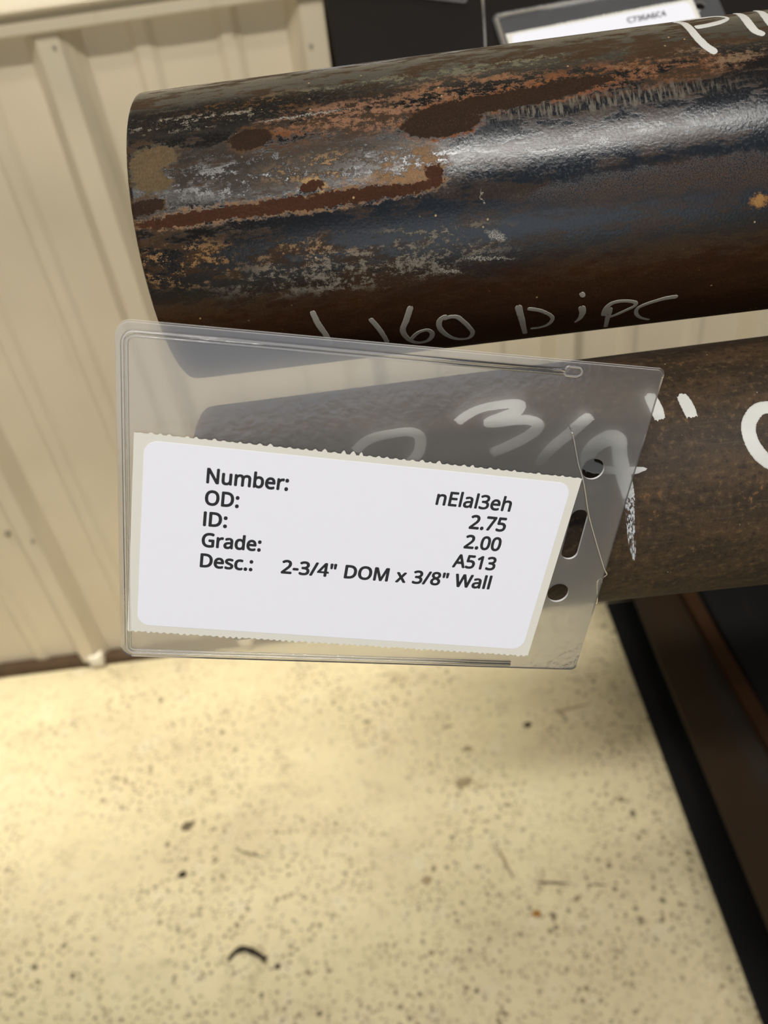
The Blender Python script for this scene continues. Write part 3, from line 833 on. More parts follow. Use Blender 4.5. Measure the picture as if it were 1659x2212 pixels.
# ------------------------------------------------------------------ lettering for the printed labels
GLYPH = {
'"':(164,[138,286,130,183,107,183,99,286,64,286,56,183,34,183,26,286],[6,4,7,6,5,4,2,0,3,2,1,0]),
'-':(129,[16,92,16,123,113,123,113,92],[0,2,1,0,3,2]),
'.':(107,[29,22,31,34,36,43,44,47,53,49,63,47,71,43,77,34,79,22,77,9,71,1,63,-4,53,-6,44,-4,36,1,31,9],[3,5,4,2,5,3,2,6,5,1,6,2,1,7,6,0,7,1,0,8,7,15,8,0,15,9,8,14,9,15,14,10,9,13,10,14,13,11,10,12,11,13]),
'/':(149,[145,286,38,0,4,0,111,286],[2,0,3,2,1,0]),
'0':(229,[210,144,208,111,204,81,198,56,188,35,175,18,158,6,138,-2,114,-4,85,0,61,14,43,35,30,64,22,101,20,144,22,187,29,223,41,252,59,273,84,286,114,291,144,286,168,273,186,252,199,223,207,187,55,144,56,108,61,78,68,55,80,39,95,29,114,26,134,29,149,39,160,55,168,78,173,108,174,144,173,179,168,209,160,231,149,248,134,257,114,261,95,257,80,248,68,231,61,209,56,179],[19,21,20,18,21,19,18,22,21,17,22,18,17,44,22,44,23,22,17,45,44,43,23,44,17,46,45,42,23,43,16,46,17,42,24,23,16,47,46,41,24,42,16,48,47,40,24,41,15,48,16,40,25,24,15,49,48,39,25,40,14,49,15,39,0,25,14,26,49,38,0,39,13,26,14,13,27,26,37,0,38,37,1,0,37,2,1,13,28,27,36,2,37,12,28,13,36,3,2,12,29,28,35,3,36,11,29,12,35,4,3,11,30,29,34,4,35,11,31,30,33,4,34,10,31,11,33,5,4,10,32,31,32,5,33,10,5,32,10,6,5,9,6,10,9,7,6,8,7,9]),
'1':(229,[142,0,108,0,108,200,108,211,108,220,108,227,109,235,109,242,109,249,103,243,98,239,92,234,85,227,54,202,36,226,113,286,142,286],[14,16,15,14,8,16,8,0,16,14,9,8,7,0,8,14,10,9,6,0,7,14,11,10,5,0,6,14,12,11,4,0,5,14,13,12,3,0,4,2,0,3,1,0,2]),
'2':(229,[209,0,19,0,19,29,94,105,114,126,131,144,144,160,153,177,159,194,161,212,157,233,147,248,131,257,110,260,91,258,74,253,58,244,41,233,22,257,34,266,47,274,61,281,76,286,93,289,110,290,135,288,156,281,173,270,186,255,194,236,197,214,195,192,188,172,177,153,162,133,144,114,123,93,64,34,64,32,209,32],[23,25,24,22,25,23,22,26,25,21,26,22,21,27,26,20,27,21,19,27,20,19,28,27,18,13,19,13,28,19,18,14,13,12,28,13,18,15,14,11,28,12,17,16,18,16,15,18,11,29,28,10,29,11,10,30,29,9,30,10,9,31,30,8,31,9,7,31,8,7,32,31,6,32,7,6,33,32,5,33,6,5,34,33,4,34,5,4,35,34,3,35,4,3,36,35,2,36,3,2,37,36,2,38,37,2,39,38,2,0,39,1,0,2]),
'3':(229,[198,219,196,201,190,186,182,173,170,163,155,156,138,151,138,149,168,142,190,128,202,107,206,81,204,58,195,37,180,20,159,7,131,-1,97,-4,75,-3,55,-1,36,4,18,12,18,45,37,37,57,31,77,27,97,26,130,29,153,41,165,59,170,82,167,98,160,111,149,121,133,128,113,131,89,133,62,133,62,163,90,163,112,164,129,170,143,178,153,189,160,202,162,217,158,235,148,249,131,258,109,261,95,260,82,258,70,254,59,249,48,243,37,237,20,261,37,272,58,281,82,288,109,290,148,285,176,270,192,247],[59,61,60,58,61,59,58,62,61,57,62,58,56,62,57,56,49,62,49,48,62,48,63,62,55,54,56,54,53,56,53,52,56,52,51,56,51,50,56,50,49,56,47,63,48,46,63,47,46,0,63,45,0,46,45,1,0,44,1,45,43,1,44,43,2,1,42,2,43,42,3,2,41,3,42,41,4,3,40,4,41,39,4,40,39,5,4,37,39,38,37,5,39,37,6,5,37,7,6,37,8,7,37,36,8,36,9,8,35,9,36,34,9,35,33,9,34,33,10,9,32,10,33,31,10,32,31,11,10,30,11,31,29,11,30,29,12,11,28,12,29,28,13,12,21,23,22,27,13,28,27,14,13,21,24,23,21,25,24,26,14,27,21,26,25,21,14,26,21,15,14,20,15,21,20,16,15,19,16,20,18,16,19,18,17,16]),
'4':(229,[221,65,180,65,180,0,146,0,146,65,8,65,8,95,143,288,180,288,180,97,221,97,146,187,146,197,146,206,146,214,146,222,147,230,147,237,147,244,148,250,146,250,142,242,138,234,133,226,129,219,43,97,146,97],[6,20,7,20,8,7,20,19,8,19,9,8,6,21,20,18,9,19,17,9,18,6,22,21,16,9,17,6,23,22,15,9,16,6,24,23,14,9,15,6,25,24,13,9,14,12,9,13,11,9,12,26,9,11,6,26,25,6,9,26,6,10,9,6,0,10,5,0,6,4,0,5,3,1,4,1,0,4,3,2,1]),
'5':(229,[110,176,138,173,161,166,180,153,195,137,204,116,206,91,203,64,194,40,178,21,157,7,131,-1,99,-4,78,-3,58,0,40,5,25,12,25,45,41,37,60,31,81,27,100,26,120,28,137,33,151,41,162,53,168,69,170,88,166,113,153,131,131,142,99,146,87,145,73,144,60,142,50,140,32,151,43,286,186,286,186,254,73,254,66,171,74,173,85,174,97,175],[36,40,37,40,38,37,40,39,38,36,41,40,44,1,0,43,1,44,42,1,43,42,2,1,41,2,42,36,2,41,36,3,2,36,31,3,31,4,3,35,34,36,34,33,36,33,32,36,32,31,36,30,4,31,29,4,30,29,5,4,28,5,29,28,6,5,27,6,28,27,7,6,26,7,27,25,7,26,25,8,7,24,8,25,16,18,17,23,8,24,23,9,8,16,19,18,22,9,23,16,20,19,21,9,22,16,21,20,16,9,21,16,10,9,15,10,16,15,11,10,14,11,15,13,11,14,13,12,11]),
'6':(229,[22,122,23,147,25,171,30,195,37,217,47,237,61,255,77,270,98,281,123,288,153,290,162,290,172,289,181,288,188,287,188,257,181,259,172,260,163,261,154,261,129,259,108,252,91,241,79,227,70,210,63,190,59,169,57,146,60,146,67,155,75,163,85,170,97,175,111,178,128,179,151,177,171,169,188,156,200,139,208,118,211,92,208,65,199,41,186,22,168,8,146,-1,119,-4,100,-2,81,4,65,13,50,27,38,45,29,66,24,92,119,26,142,30,160,42,172,63,176,92,172,117,162,136,144,148,120,152,103,150,87,144,75,135,66,124,60,112,58,99,59,86,62,73,66,61,73,49,82,40,92,32,105,27],[9,11,10,9,12,11,9,13,12,9,14,13,8,14,9,8,16,14,16,15,14,7,18,8,18,17,8,17,16,8,6,19,7,19,18,7,6,20,19,6,21,20,5,21,6,5,22,21,5,23,22,4,23,5,4,24,23,3,24,4,3,25,24,2,25,3,2,26,25,33,35,34,32,35,33,32,36,35,31,36,32,1,26,2,30,36,31,30,37,36,1,27,26,29,37,30,29,62,37,62,38,37,28,62,29,28,63,62,61,38,62,28,64,63,60,38,61,0,27,1,0,28,27,0,64,28,0,65,64,60,39,38,59,39,60,0,66,65,0,67,66,53,67,0,59,40,39,58,40,59,53,68,67,53,69,68,52,69,53,57,40,58,57,41,40,52,70,69,52,71,70,51,71,52,57,42,41,56,42,57,51,72,71,51,73,72,50,73,51,55,42,56,55,43,42,50,74,73,50,75,74,54,43,55,50,54,75,49,54,50,49,43,54,49,44,43,48,44,49,48,45,44,47,45,48,47,46,45]),
'7':(229,[55,0,172,254,18,254,18,286,210,286,210,259,93,0],[2,4,3,2,5,4,2,1,5,1,6,5,0,6,1]),
'8':(229,[114,290,138,288,159,282,176,273,189,259,197,242,200,222,198,206,193,192,184,180,173,169,160,160,146,152,162,143,178,133,191,121,201,108,207,92,209,74,206,52,198,33,184,17,165,6,142,-2,115,-4,87,-2,63,5,44,16,31,31,22,50,20,73,22,91,28,107,37,120,50,132,64,142,79,150,66,158,54,168,43,179,35,191,31,206,29,222,32,242,40,259,53,273,71,282,91,288,54,73,58,53,69,38,88,28,115,24,140,28,159,38,171,54,175,74,173,87,167,98,158,109,147,117,132,126,115,133,108,135,92,127,79,119,68,109,60,99,56,87,114,262,94,259,78,251,67,238,63,221,65,207,70,196,79,186,89,179,102,172,116,165,129,172,141,178,151,186,159,196,164,207,165,221,162,238,151,251,135,259],[47,1,0,47,2,1,46,2,47,46,3,2,45,3,46,45,4,3,44,69,45,69,4,45,44,70,69,88,4,69,88,5,4,43,70,44,43,71,70,87,5,88,43,72,71,86,5,87,42,72,43,86,6,5,42,73,72,85,6,86,41,73,42,85,7,6,41,74,73,84,7,85,83,7,84,41,75,74,40,75,41,83,8,7,82,8,83,40,76,75,82,9,8,39,76,40,39,77,76,81,9,82,81,10,9,38,77,39,38,78,77,80,10,81,38,79,78,79,10,80,79,11,10,37,79,38,37,11,79,37,12,11,36,12,37,36,13,12,35,13,36,35,14,13,34,63,35,63,14,35,34,64,63,62,14,63,61,14,62,61,15,14,33,64,34,33,65,64,60,15,61,60,16,15,32,65,33,32,66,65,59,16,60,32,67,66,58,16,59,58,17,16,31,67,32,31,68,67,57,17,58,57,18,17,30,68,31,56,18,57,30,48,68,56,19,18,55,19,56,29,48,30,29,49,48,54,19,55,29,50,49,54,20,19,28,50,29,28,51,50,53,20,54,53,21,20,27,51,28,27,52,51,52,21,53,27,21,52,27,22,21,26,22,27,26,23,22,25,23,26,25,24,23]),
':':(107,[29,193,31,206,36,215,44,219,53,221,63,219,71,215,77,206,79,193,77,181,71,172,63,168,53,166,44,168,36,172,31,181,29,22,31,34,36,43,44,47,53,49,63,47,71,43,77,34,79,22,77,9,71,1,63,-4,53,-6,44,-4,36,1,31,9],[19,21,20,18,21,19,18,22,21,17,22,18,17,23,22,16,23,17,16,24,23,31,24,16,31,25,24,30,25,31,30,26,25,29,26,30,29,27,26,28,27,29,3,5,4,2,5,3,2,6,5,1,6,2,1,7,6,0,7,1,0,8,7,15,8,0,15,9,8,14,9,15,14,10,9,13,10,14,13,11,10,12,11,13]),
'A':(256,[219,0,184,89,71,89,36,0,0,0,112,287,144,287,256,0,141,207,140,212,137,219,134,227,132,236,129,244,128,250,125,242,123,234,121,226,119,219,117,213,115,207,83,121,173,121],[4,6,5,4,14,6,14,7,6,4,15,14,13,7,14,12,7,13,4,16,15,11,7,12,4,17,16,10,7,11,4,18,17,4,19,18,9,7,10,4,20,19,8,7,9,4,21,20,22,7,8,4,2,21,2,22,21,2,1,22,1,7,22,4,3,2,0,7,1]),
'C':(253,[162,259,140,257,120,251,103,241,89,228,78,211,69,191,64,169,63,143,65,110,74,82,87,59,106,42,131,31,161,28,180,28,197,31,214,34,230,39,230,8,213,2,197,-1,178,-3,156,-4,116,1,83,14,57,36,39,65,28,102,24,144,27,175,33,203,45,228,60,249,79,267,103,280,131,288,162,290,184,289,204,286,224,281,241,273,227,243,213,249,197,254,180,257],[36,38,37,36,39,38,35,39,36,35,40,39,35,41,40,34,41,35,34,45,41,45,44,41,44,43,41,43,42,41,33,1,34,1,0,34,0,45,34,33,2,1,33,3,2,32,3,33,32,4,3,31,4,32,31,5,4,31,6,5,30,6,31,30,7,6,29,7,30,29,8,7,28,8,29,28,9,8,28,10,9,27,10,28,27,11,10,26,11,27,26,12,11,26,13,12,17,19,18,25,13,26,16,19,17,25,14,13,15,19,16,14,19,15,25,19,14,24,19,25,24,20,19,24,21,20,23,21,24,23,22,21]),
'D':(293,[268,146,264,102,250,65,229,37,199,16,162,4,119,0,39,0,39,286,127,286,168,282,202,270,230,250,251,223,264,188,230,145,227,179,218,207,202,229,181,244,154,252,122,255,75,255,75,31,114,31,165,38,201,60,223,95],[7,22,8,22,9,8,22,10,9,22,11,10,22,21,11,21,12,11,7,23,22,20,12,21,19,12,20,19,13,12,18,13,19,17,13,18,17,14,13,16,14,17,16,0,14,15,0,16,15,1,0,27,1,15,27,2,1,26,2,27,26,3,2,25,3,26,24,3,25,24,4,3,7,24,23,7,4,24,7,5,4,7,6,5]),
'E':(223,[199,0,39,0,39,286,199,286,199,255,75,255,75,165,192,165,192,134,75,134,75,32,199,32],[1,5,2,5,3,2,5,4,3,1,6,5,1,9,6,9,7,6,9,8,7,1,10,9,1,11,10,1,0,11]),
'G':(292,[163,151,262,151,262,11,239,4,215,0,190,-3,162,-4,121,0,87,14,60,35,40,65,28,101,24,143,29,185,42,221,64,250,93,272,129,286,173,290,196,289,218,286,239,281,258,273,245,242,228,248,210,254,191,257,171,259,139,255,112,245,91,228,75,205,65,176,62,143,65,111,73,83,87,59,108,42,135,31,170,27,187,28,202,29,215,31,226,34,226,119,163,119],[17,19,18,17,20,19,17,21,20,16,21,17,16,22,21,16,26,22,26,25,22,25,24,22,24,23,22,15,27,16,27,26,16,15,28,27,15,29,28,14,29,15,14,30,29,14,31,30,13,31,14,13,32,31,12,32,13,12,33,32,45,1,0,45,44,1,44,2,1,11,33,12,11,34,33,43,2,44,11,35,34,10,35,11,10,36,35,9,36,10,9,37,36,9,38,37,8,38,9,42,2,43,41,2,42,8,39,38,40,2,41,39,2,40,8,2,39,7,2,8,7,3,2,7,4,3,6,4,7,6,5,4]),
'I':(136,[119,0,16,0,16,21,50,28,50,257,16,265,16,286,119,286,119,265,86,257,86,28,119,21],[5,7,6,5,8,7,4,8,5,4,9,8,3,9,4,3,10,9,2,10,3,2,11,10,1,11,2,1,0,11]),
'M':(364,[165,0,71,251,69,251,70,242,71,231,71,218,72,203,72,189,72,174,72,0,39,0,39,286,92,286,180,52,182,52,272,286,325,286,325,0,289,0,289,176,289,190,289,204,290,217,291,230,291,241,292,251,290,251,195,0],[10,2,11,2,12,11,2,1,12,1,13,12,14,26,15,26,16,15,26,25,16,25,17,16,10,3,2,0,13,1,14,27,26,24,17,25,10,4,3,23,17,24,10,5,4,22,17,23,10,6,5,21,17,22,20,17,21,10,7,6,19,17,20,10,8,7,18,17,19,10,9,8,0,14,13,0,27,14]),
'N':(305,[266,0,224,0,71,238,69,238,70,228,70,216,71,203,72,189,72,175,72,160,72,0,39,0,39,286,81,286,233,49,235,49,235,57,234,69,233,82,233,97,232,111,232,125,232,286,266,286],[11,3,12,3,13,12,3,2,13,2,14,13,21,23,22,21,0,23,11,4,3,1,14,2,11,5,4,11,6,5,11,7,6,11,8,7,11,9,8,11,10,9,20,0,21,19,0,20,18,0,19,17,0,18,16,0,17,15,0,16,1,15,14,1,0,15]),
'O':(313,[289,144,287,112,280,83,270,58,255,36,237,19,214,6,187,-1,157,-4,125,-1,98,7,75,19,57,37,43,58,32,83,26,112,24,144,28,185,39,221,57,250,83,272,116,286,157,291,197,286,229,272,255,251,274,221,285,185,63,144,65,110,73,81,85,58,104,41,127,31,157,27,186,31,210,41,228,58,241,81,248,110,251,144,245,192,228,228,199,251,157,259,128,256,104,245,85,228,73,205,65,177],[21,23,22,21,24,23,20,24,21,20,25,24,19,44,20,44,25,20,19,45,44,43,25,44,19,46,45,42,25,43,42,26,25,18,46,19,18,47,46,18,48,47,41,26,42,41,27,26,17,48,18,17,49,48,40,27,41,16,49,17,40,0,27,16,28,49,15,28,16,15,29,28,39,0,40,39,1,0,14,29,15,39,2,1,14,30,29,38,2,39,13,30,14,38,3,2,13,31,30,37,3,38,36,3,37,13,32,31,12,32,13,36,4,3,12,33,32,35,4,36,11,33,12,35,5,4,11,34,33,34,5,35,11,5,34,10,5,11,10,6,5,9,6,10,9,7,6,8,7,9]),
'W':(373,[368,286,291,0,255,0,199,188,197,196,194,205,192,214,190,222,188,229,187,236,185,241,185,244,184,241,183,236,182,229,180,222,178,213,176,205,174,196,171,186,117,0,81,0,5,286,43,286,87,111,89,102,91,93,93,84,95,76,97,67,98,59,99,51,101,43,102,51,103,60,105,68,107,77,109,86,111,95,113,105,116,113,166,286,204,286,256,112,259,103,261,94,264,84,266,75,268,67,269,58,271,50,272,43,273,54,275,64,277,76,280,87,283,100,286,112,330,286],[21,23,22,21,24,23,40,42,41,40,11,42,11,43,42,57,0,58,57,1,0,40,12,11,10,43,11,40,13,12,9,43,10,40,14,13,8,43,9,40,15,14,7,43,8,40,16,15,6,43,7,5,43,6,40,17,16,4,43,5,40,18,17,3,43,4,40,19,18,2,43,3,40,20,19,39,20,40,2,44,43,56,1,57,21,25,24,38,20,39,2,45,44,21,26,25,55,1,56,37,20,38,2,46,45,21,27,26,54,1,55,36,20,37,2,47,46,21,28,27,35,20,36,53,1,54,21,29,28,2,48,47,34,20,35,21,30,29,2,49,48,52,1,53,33,20,34,21,31,30,2,50,49,51,1,52,32,20,33,21,32,31,2,51,50,21,20,32,2,1,51]),
'a':(225,[115,219,150,214,174,201,188,179,192,146,192,0,167,0,160,30,158,30,149,20,139,11,129,4,117,0,103,-3,86,-4,68,-2,52,3,38,11,27,24,21,40,18,60,25,88,44,109,76,123,121,128,158,130,158,142,155,165,146,180,132,187,113,190,97,189,81,185,67,180,53,174,42,200,57,207,75,213,95,217,126,104,92,100,70,91,59,77,55,59,58,44,66,33,79,27,94,24,119,28,140,39,153,59,158,86,158,105],[38,1,0,37,1,38,37,2,1,36,2,37,35,2,36,35,29,2,29,3,2,34,33,35,33,32,35,32,31,35,31,30,35,30,29,35,28,3,29,27,3,28,27,4,3,26,4,27,26,5,4,25,5,26,24,52,25,52,5,25,23,52,24,22,52,23,21,40,22,40,39,22,39,52,22,51,5,52,21,41,40,21,42,41,20,42,21,50,5,51,20,43,42,19,43,20,19,44,43,49,7,50,7,5,50,19,45,44,18,45,19,48,8,49,8,7,49,18,46,45,48,9,8,6,5,7,47,9,48,18,47,46,18,9,47,17,9,18,17,10,9,16,10,17,16,11,10,16,12,11,15,12,16,15,13,12,14,13,15]),
'b':(247,[69,231,69,217,69,205,68,195,67,186,69,186,80,199,95,209,113,216,136,219,172,212,200,191,218,156,225,107,222,74,214,46,200,24,182,8,161,-1,136,-4,113,-2,95,5,80,15,69,27,67,27,59,0,34,0,34,305,69,305,130,189,109,187,94,181,82,170,75,154,71,134,69,109,69,107,73,72,82,46,101,31,131,25,156,31,174,47,184,72,188,108,184,143,174,169,156,184],[26,28,27,26,0,28,26,1,0,8,10,9,26,2,1,7,10,8,7,11,10,6,11,7,26,3,2,5,29,6,29,11,6,26,4,3,29,47,11,47,12,11,5,30,29,5,31,30,26,5,4,26,33,5,33,32,5,32,31,5,46,12,47,45,12,46,45,13,12,26,34,33,44,13,45,26,35,34,26,36,35,43,13,44,43,14,13,26,37,36,43,15,14,42,15,43,26,38,37,41,15,42,26,24,38,24,39,38,41,16,15,40,16,41,24,23,39,23,40,39,26,25,24,22,40,23,22,16,40,22,17,16,21,17,22,21,18,17,20,18,21,20,19,18]),
'c':(192,[120,-4,93,-1,70,8,50,22,35,44,25,72,22,106,25,142,35,171,51,192,71,207,95,216,123,219,139,218,154,216,168,212,179,207,168,178,158,182,146,185,134,187,122,188,102,186,86,179,74,167,65,152,60,131,59,107,60,83,65,63,74,47,86,36,101,29,120,26,136,27,151,30,164,34,176,39,176,8,164,3,152,-1,137,-3],[11,13,12,11,14,13,10,14,11,10,15,14,10,16,15,9,16,10,9,21,16,21,20,16,20,19,16,19,18,16,18,17,16,8,22,9,22,21,9,8,23,22,8,24,23,7,24,8,7,25,24,7,26,25,6,26,7,6,27,26,6,28,27,5,28,6,5,29,28,4,29,5,4,30,29,4,31,30,3,31,4,36,38,37,3,32,31,35,38,36,34,38,35,3,33,32,33,38,34,3,38,33,2,38,3,1,38,2,1,39,38,1,40,39,1,41,40,0,41,1]),
'd':(247,[110,-4,74,3,46,24,28,59,22,107,28,156,46,191,75,212,111,219,126,218,140,215,152,210,162,203,170,196,177,187,180,187,179,194,178,203,177,212,177,219,177,305,213,305,213,0,184,0,179,29,177,29,170,20,162,12,152,6,140,0,126,-3,116,25,145,30,164,44,174,67,178,100,178,107,174,142,164,168,146,184,115,190,91,184,73,167,62,140,59,106,62,72,73,47,91,31],[19,21,20,19,22,21,7,9,8,18,22,19,7,10,9,7,11,10,6,11,7,17,22,18,6,12,11,6,13,12,16,22,17,6,40,13,40,14,13,15,22,16,5,41,6,41,40,6,39,14,40,39,15,14,39,38,15,38,37,15,37,22,15,5,42,41,5,43,42,4,43,5,36,22,37,4,44,43,3,44,4,35,22,36,3,45,44,34,22,35,3,46,45,33,22,34,2,46,3,2,47,46,32,24,33,24,22,33,2,31,47,31,25,32,25,24,32,31,26,25,23,22,24,2,26,31,1,26,2,1,27,26,1,28,27,1,29,28,0,29,1,0,30,29]),
'e':(226,[117,219,143,216,165,207,182,192,195,173,203,149,206,122,206,101,59,101,64,69,77,45,99,31,127,26,146,27,163,30,179,35,196,41,196,10,180,4,164,-1,146,-3,126,-4,97,-1,72,8,51,24,35,46,25,73,22,106,25,139,34,166,48,189,67,205,90,216,117,190,94,186,77,174,65,154,59,129,169,129,167,146,163,161,156,173,146,182,133,188],[32,1,0,32,2,1,31,2,32,31,3,2,30,3,31,30,33,3,33,43,3,43,4,3,30,34,33,29,34,30,42,4,43,29,35,34,41,4,42,29,36,35,41,5,4,40,5,41,28,36,29,39,5,40,28,37,36,39,6,5,38,6,39,27,37,28,27,38,37,27,6,38,27,7,6,26,8,27,8,7,27,26,9,8,25,9,26,25,10,9,24,10,25,24,11,10,15,17,16,14,17,15,24,12,11,13,17,14,12,17,13,24,17,12,23,17,24,23,18,17,22,18,23,22,19,18,22,20,19,21,20,22]),
'h':(248,[69,215,69,208,69,200,68,192,67,185,70,185,77,195,87,204,98,210,110,215,123,218,137,219,161,216,180,210,196,200,206,185,213,165,215,140,215,0,180,0,180,138,178,160,169,176,154,186,132,189,111,187,95,180,83,169,75,154,71,134,69,111,69,0,34,0,34,305,69,305],[32,34,33,32,0,34,10,12,11,9,12,10,9,13,12,32,1,0,8,13,9,8,14,13,7,14,8,32,2,1,6,14,7,6,15,14,32,3,2,5,24,6,24,15,6,32,4,3,5,25,24,23,15,24,5,26,25,22,15,23,32,5,4,32,28,5,28,27,5,27,26,5,22,16,15,21,16,22,21,17,16,20,17,21,32,29,28,20,18,17,19,18,20,32,30,29,32,31,30]),
'l':(103,[69,0,34,0,34,305,69,305],[1,3,2,1,0,3]),
'm':(375,[270,219,302,214,324,200,338,176,342,140,342,0,308,0,308,138,305,160,297,176,283,186,264,189,237,185,219,171,209,149,206,119,206,0,171,0,171,138,170,154,166,167,160,177,152,184,141,188,127,189,107,187,93,180,82,169,75,154,71,135,69,111,69,0,34,0,34,215,63,215,68,186,70,186,77,196,86,204,97,211,108,215,120,218,133,219,156,217,175,210,189,199,199,183,201,183,214,199,230,210,250,217],[41,43,42,50,1,0,40,43,41,40,44,43,49,1,50,39,44,40,32,34,33,32,35,34,49,2,1,38,44,39,38,45,44,48,2,49,37,45,38,48,10,2,10,3,2,37,46,45,47,11,48,11,10,48,36,24,37,24,46,37,36,25,24,23,46,24,47,12,11,22,46,23,36,26,25,9,3,10,32,36,35,32,28,36,28,27,36,27,26,36,47,13,12,21,46,22,21,47,46,21,13,47,20,13,21,8,3,9,8,4,3,20,14,13,19,14,20,7,4,8,32,29,28,18,14,19,18,15,14,7,5,4,17,15,18,6,5,7,32,30,29,17,16,15,32,31,30]),
'n':(248,[138,219,171,214,196,200,210,176,215,140,215,0,180,0,180,138,178,160,169,176,154,186,132,189,102,184,83,169,73,145,69,111,69,0,34,0,34,215,63,215,68,186,70,186,78,196,88,204,99,211,111,215,124,218],[26,1,0,25,1,26,24,1,25,17,19,18,17,20,19,24,2,1,23,2,24,22,2,23,22,11,2,11,10,2,10,3,2,21,11,22,21,12,11,9,3,10,17,21,20,17,14,21,14,13,21,13,12,21,8,3,9,8,4,3,7,4,8,17,15,14,7,5,4,6,5,7,17,16,15]),
'r':(166,[134,219,141,219,147,218,154,218,160,217,155,184,150,185,144,186,138,187,132,187,120,186,108,182,98,175,88,167,80,157,74,144,71,130,69,115,69,0,34,0,34,215,63,215,67,176,69,176,76,187,85,197,95,206,107,213,120,217],[28,1,0,28,2,1,28,3,2,28,4,3,27,4,28,27,5,4,19,21,20,19,22,21,26,5,27,25,6,26,6,5,26,24,9,25,9,8,25,8,7,25,7,6,25,23,10,24,10,9,24,23,11,10,23,12,11,19,23,22,19,15,23,15,14,23,14,13,23,13,12,23,19,16,15,19,17,16,19,18,17]),
's':(192,[174,59,171,40,164,24,151,12,134,3,113,-2,88,-4,67,-3,50,0,34,4,21,10,21,42,35,36,52,30,70,26,89,24,112,27,128,33,137,43,140,56,139,64,136,71,129,77,120,83,106,90,87,98,68,106,51,114,38,123,28,133,22,146,20,162,26,186,43,204,68,215,101,219,120,218,138,215,154,211,170,204,158,176,144,182,129,186,114,189,99,190,80,188,66,183,57,175,54,164,55,156,59,149,66,143,77,137,91,131,109,123,128,115,144,107,157,99,166,88,172,75],[34,36,35,34,37,36,33,37,34,33,38,37,33,39,38,33,42,39,42,41,39,41,40,39,32,44,33,44,43,33,43,42,33,32,45,44,32,46,45,31,46,32,31,47,46,31,48,47,31,49,48,30,49,31,30,50,49,30,51,50,29,51,30,29,52,51,29,53,52,28,53,29,28,54,53,28,55,54,27,55,28,27,56,55,26,56,27,26,57,56,25,57,26,25,58,57,24,58,25,23,58,24,23,59,58,22,59,23,21,59,22,21,0,59,20,0,21,19,0,20,19,1,0,18,1,19,17,1,18,10,12,11,17,2,1,10,13,12,16,2,17,10,14,13,15,2,16,10,15,14,10,2,15,10,3,2,10,4,3,9,4,10,8,4,9,8,5,4,7,5,8,7,6,5]),
'u':(248,[214,215,214,0,185,0,180,28,178,28,170,18,160,10,149,4,137,-1,124,-3,110,-4,86,-2,67,4,51,15,40,30,34,49,32,74,32,215,67,215,67,77,70,54,79,38,94,28,115,25,137,28,153,34,165,45,173,61,177,80,178,103,178,215],[16,18,17,16,19,18,29,0,30,29,1,0,28,1,29,27,1,28,16,20,19,15,20,16,26,1,27,15,21,20,14,21,15,25,3,26,3,1,26,14,22,21,24,4,25,4,3,25,13,22,14,13,23,22,24,5,4,2,1,3,23,5,24,13,5,23,13,6,5,12,6,13,12,7,6,11,7,12,11,8,7,11,9,8,10,9,11]),
'x':(212,[85,110,11,215,51,215,106,134,161,215,201,215,127,110,205,0,165,0,106,86,47,0,7,0],[0,2,1,0,3,2,3,5,4,3,6,5,0,6,3,11,6,0,11,9,6,9,7,6,11,10,9,8,7,9])}
CAP = max(GLYPH['N'][1][1::2])
GLYPH['I'] = (GLYPH['l'][0], [v if i % 2 == 0 or v == 0 else CAP for i, v in enumerate(GLYPH['l'][1])], GLYPH['l'][2])   # plain upright I


def text_mesh(s, cap, width, bold, align='L'):
    """2D print: returns verts (metres when cap/width are metres) starting at x=0 (or ending there for R)"""
    k = cap / CAP
    V, F = [], []
    pen = 0.0
    for ch in s:
        if ch == ' ': pen += 130 * k; continue
        adv, vs, fs = GLYPH[ch]
        pts = [(pen + vs[i] * k, vs[i + 1] * k) for i in range(0, len(vs), 2)]
        b = len(V); V += pts
        tris = [tuple(fs[i:i + 3]) for i in range(0, len(fs), 3)]
        cnt = {}
        for t in tris:
            F.append(tuple(b + i for i in t))
            for e in ((t[0], t[1], t[2]), (t[1], t[2], t[0]), (t[2], t[0], t[1])):
                cnt.setdefault(frozenset(e[:2]), []).append(e)
        for es in cnt.values():
            if len(es) != 1: continue
            p, q, o = (pts[i] for i in es[0])
            dx, dy = q[0] - p[0], q[1] - p[1]; l = math.hypot(dx, dy)
            if l < 1e-9: continue
            dx /= l; dy /= l; nx, ny = -dy, dx
            if (o[0] - p[0]) * nx + (o[1] - p[1]) * ny > 0: nx, ny = -nx, -ny
            e = bold * 0.6; c0 = len(V)
            V += [(p[0] - dx * e * 0.2, p[1] - dy * e * 0.2), (q[0] + dx * e * 0.2, q[1] + dy * e * 0.2), (q[0] + dx * e * 0.5 + nx * bold, q[1] + dy * e * 0.5 + ny * bold), (p[0] - dx * e * 0.5 + nx * bold, p[1] - dy * e * 0.5 + ny * bold)]
            F.append((c0, c0 + 1, c0 + 2, c0 + 3))
        pen += adv * k
    x0 = min(v[0] for v in V); x1 = max(v[0] for v in V)
    sx = width / (x1 - x0) if width else 1.0
    sh = -x1 if align == 'R' else -x0
    return [((v[0] + sh) * sx, v[1]) for v in V], F


# ------------------------------------------------------------------ clear tag holders
MM = 0.001


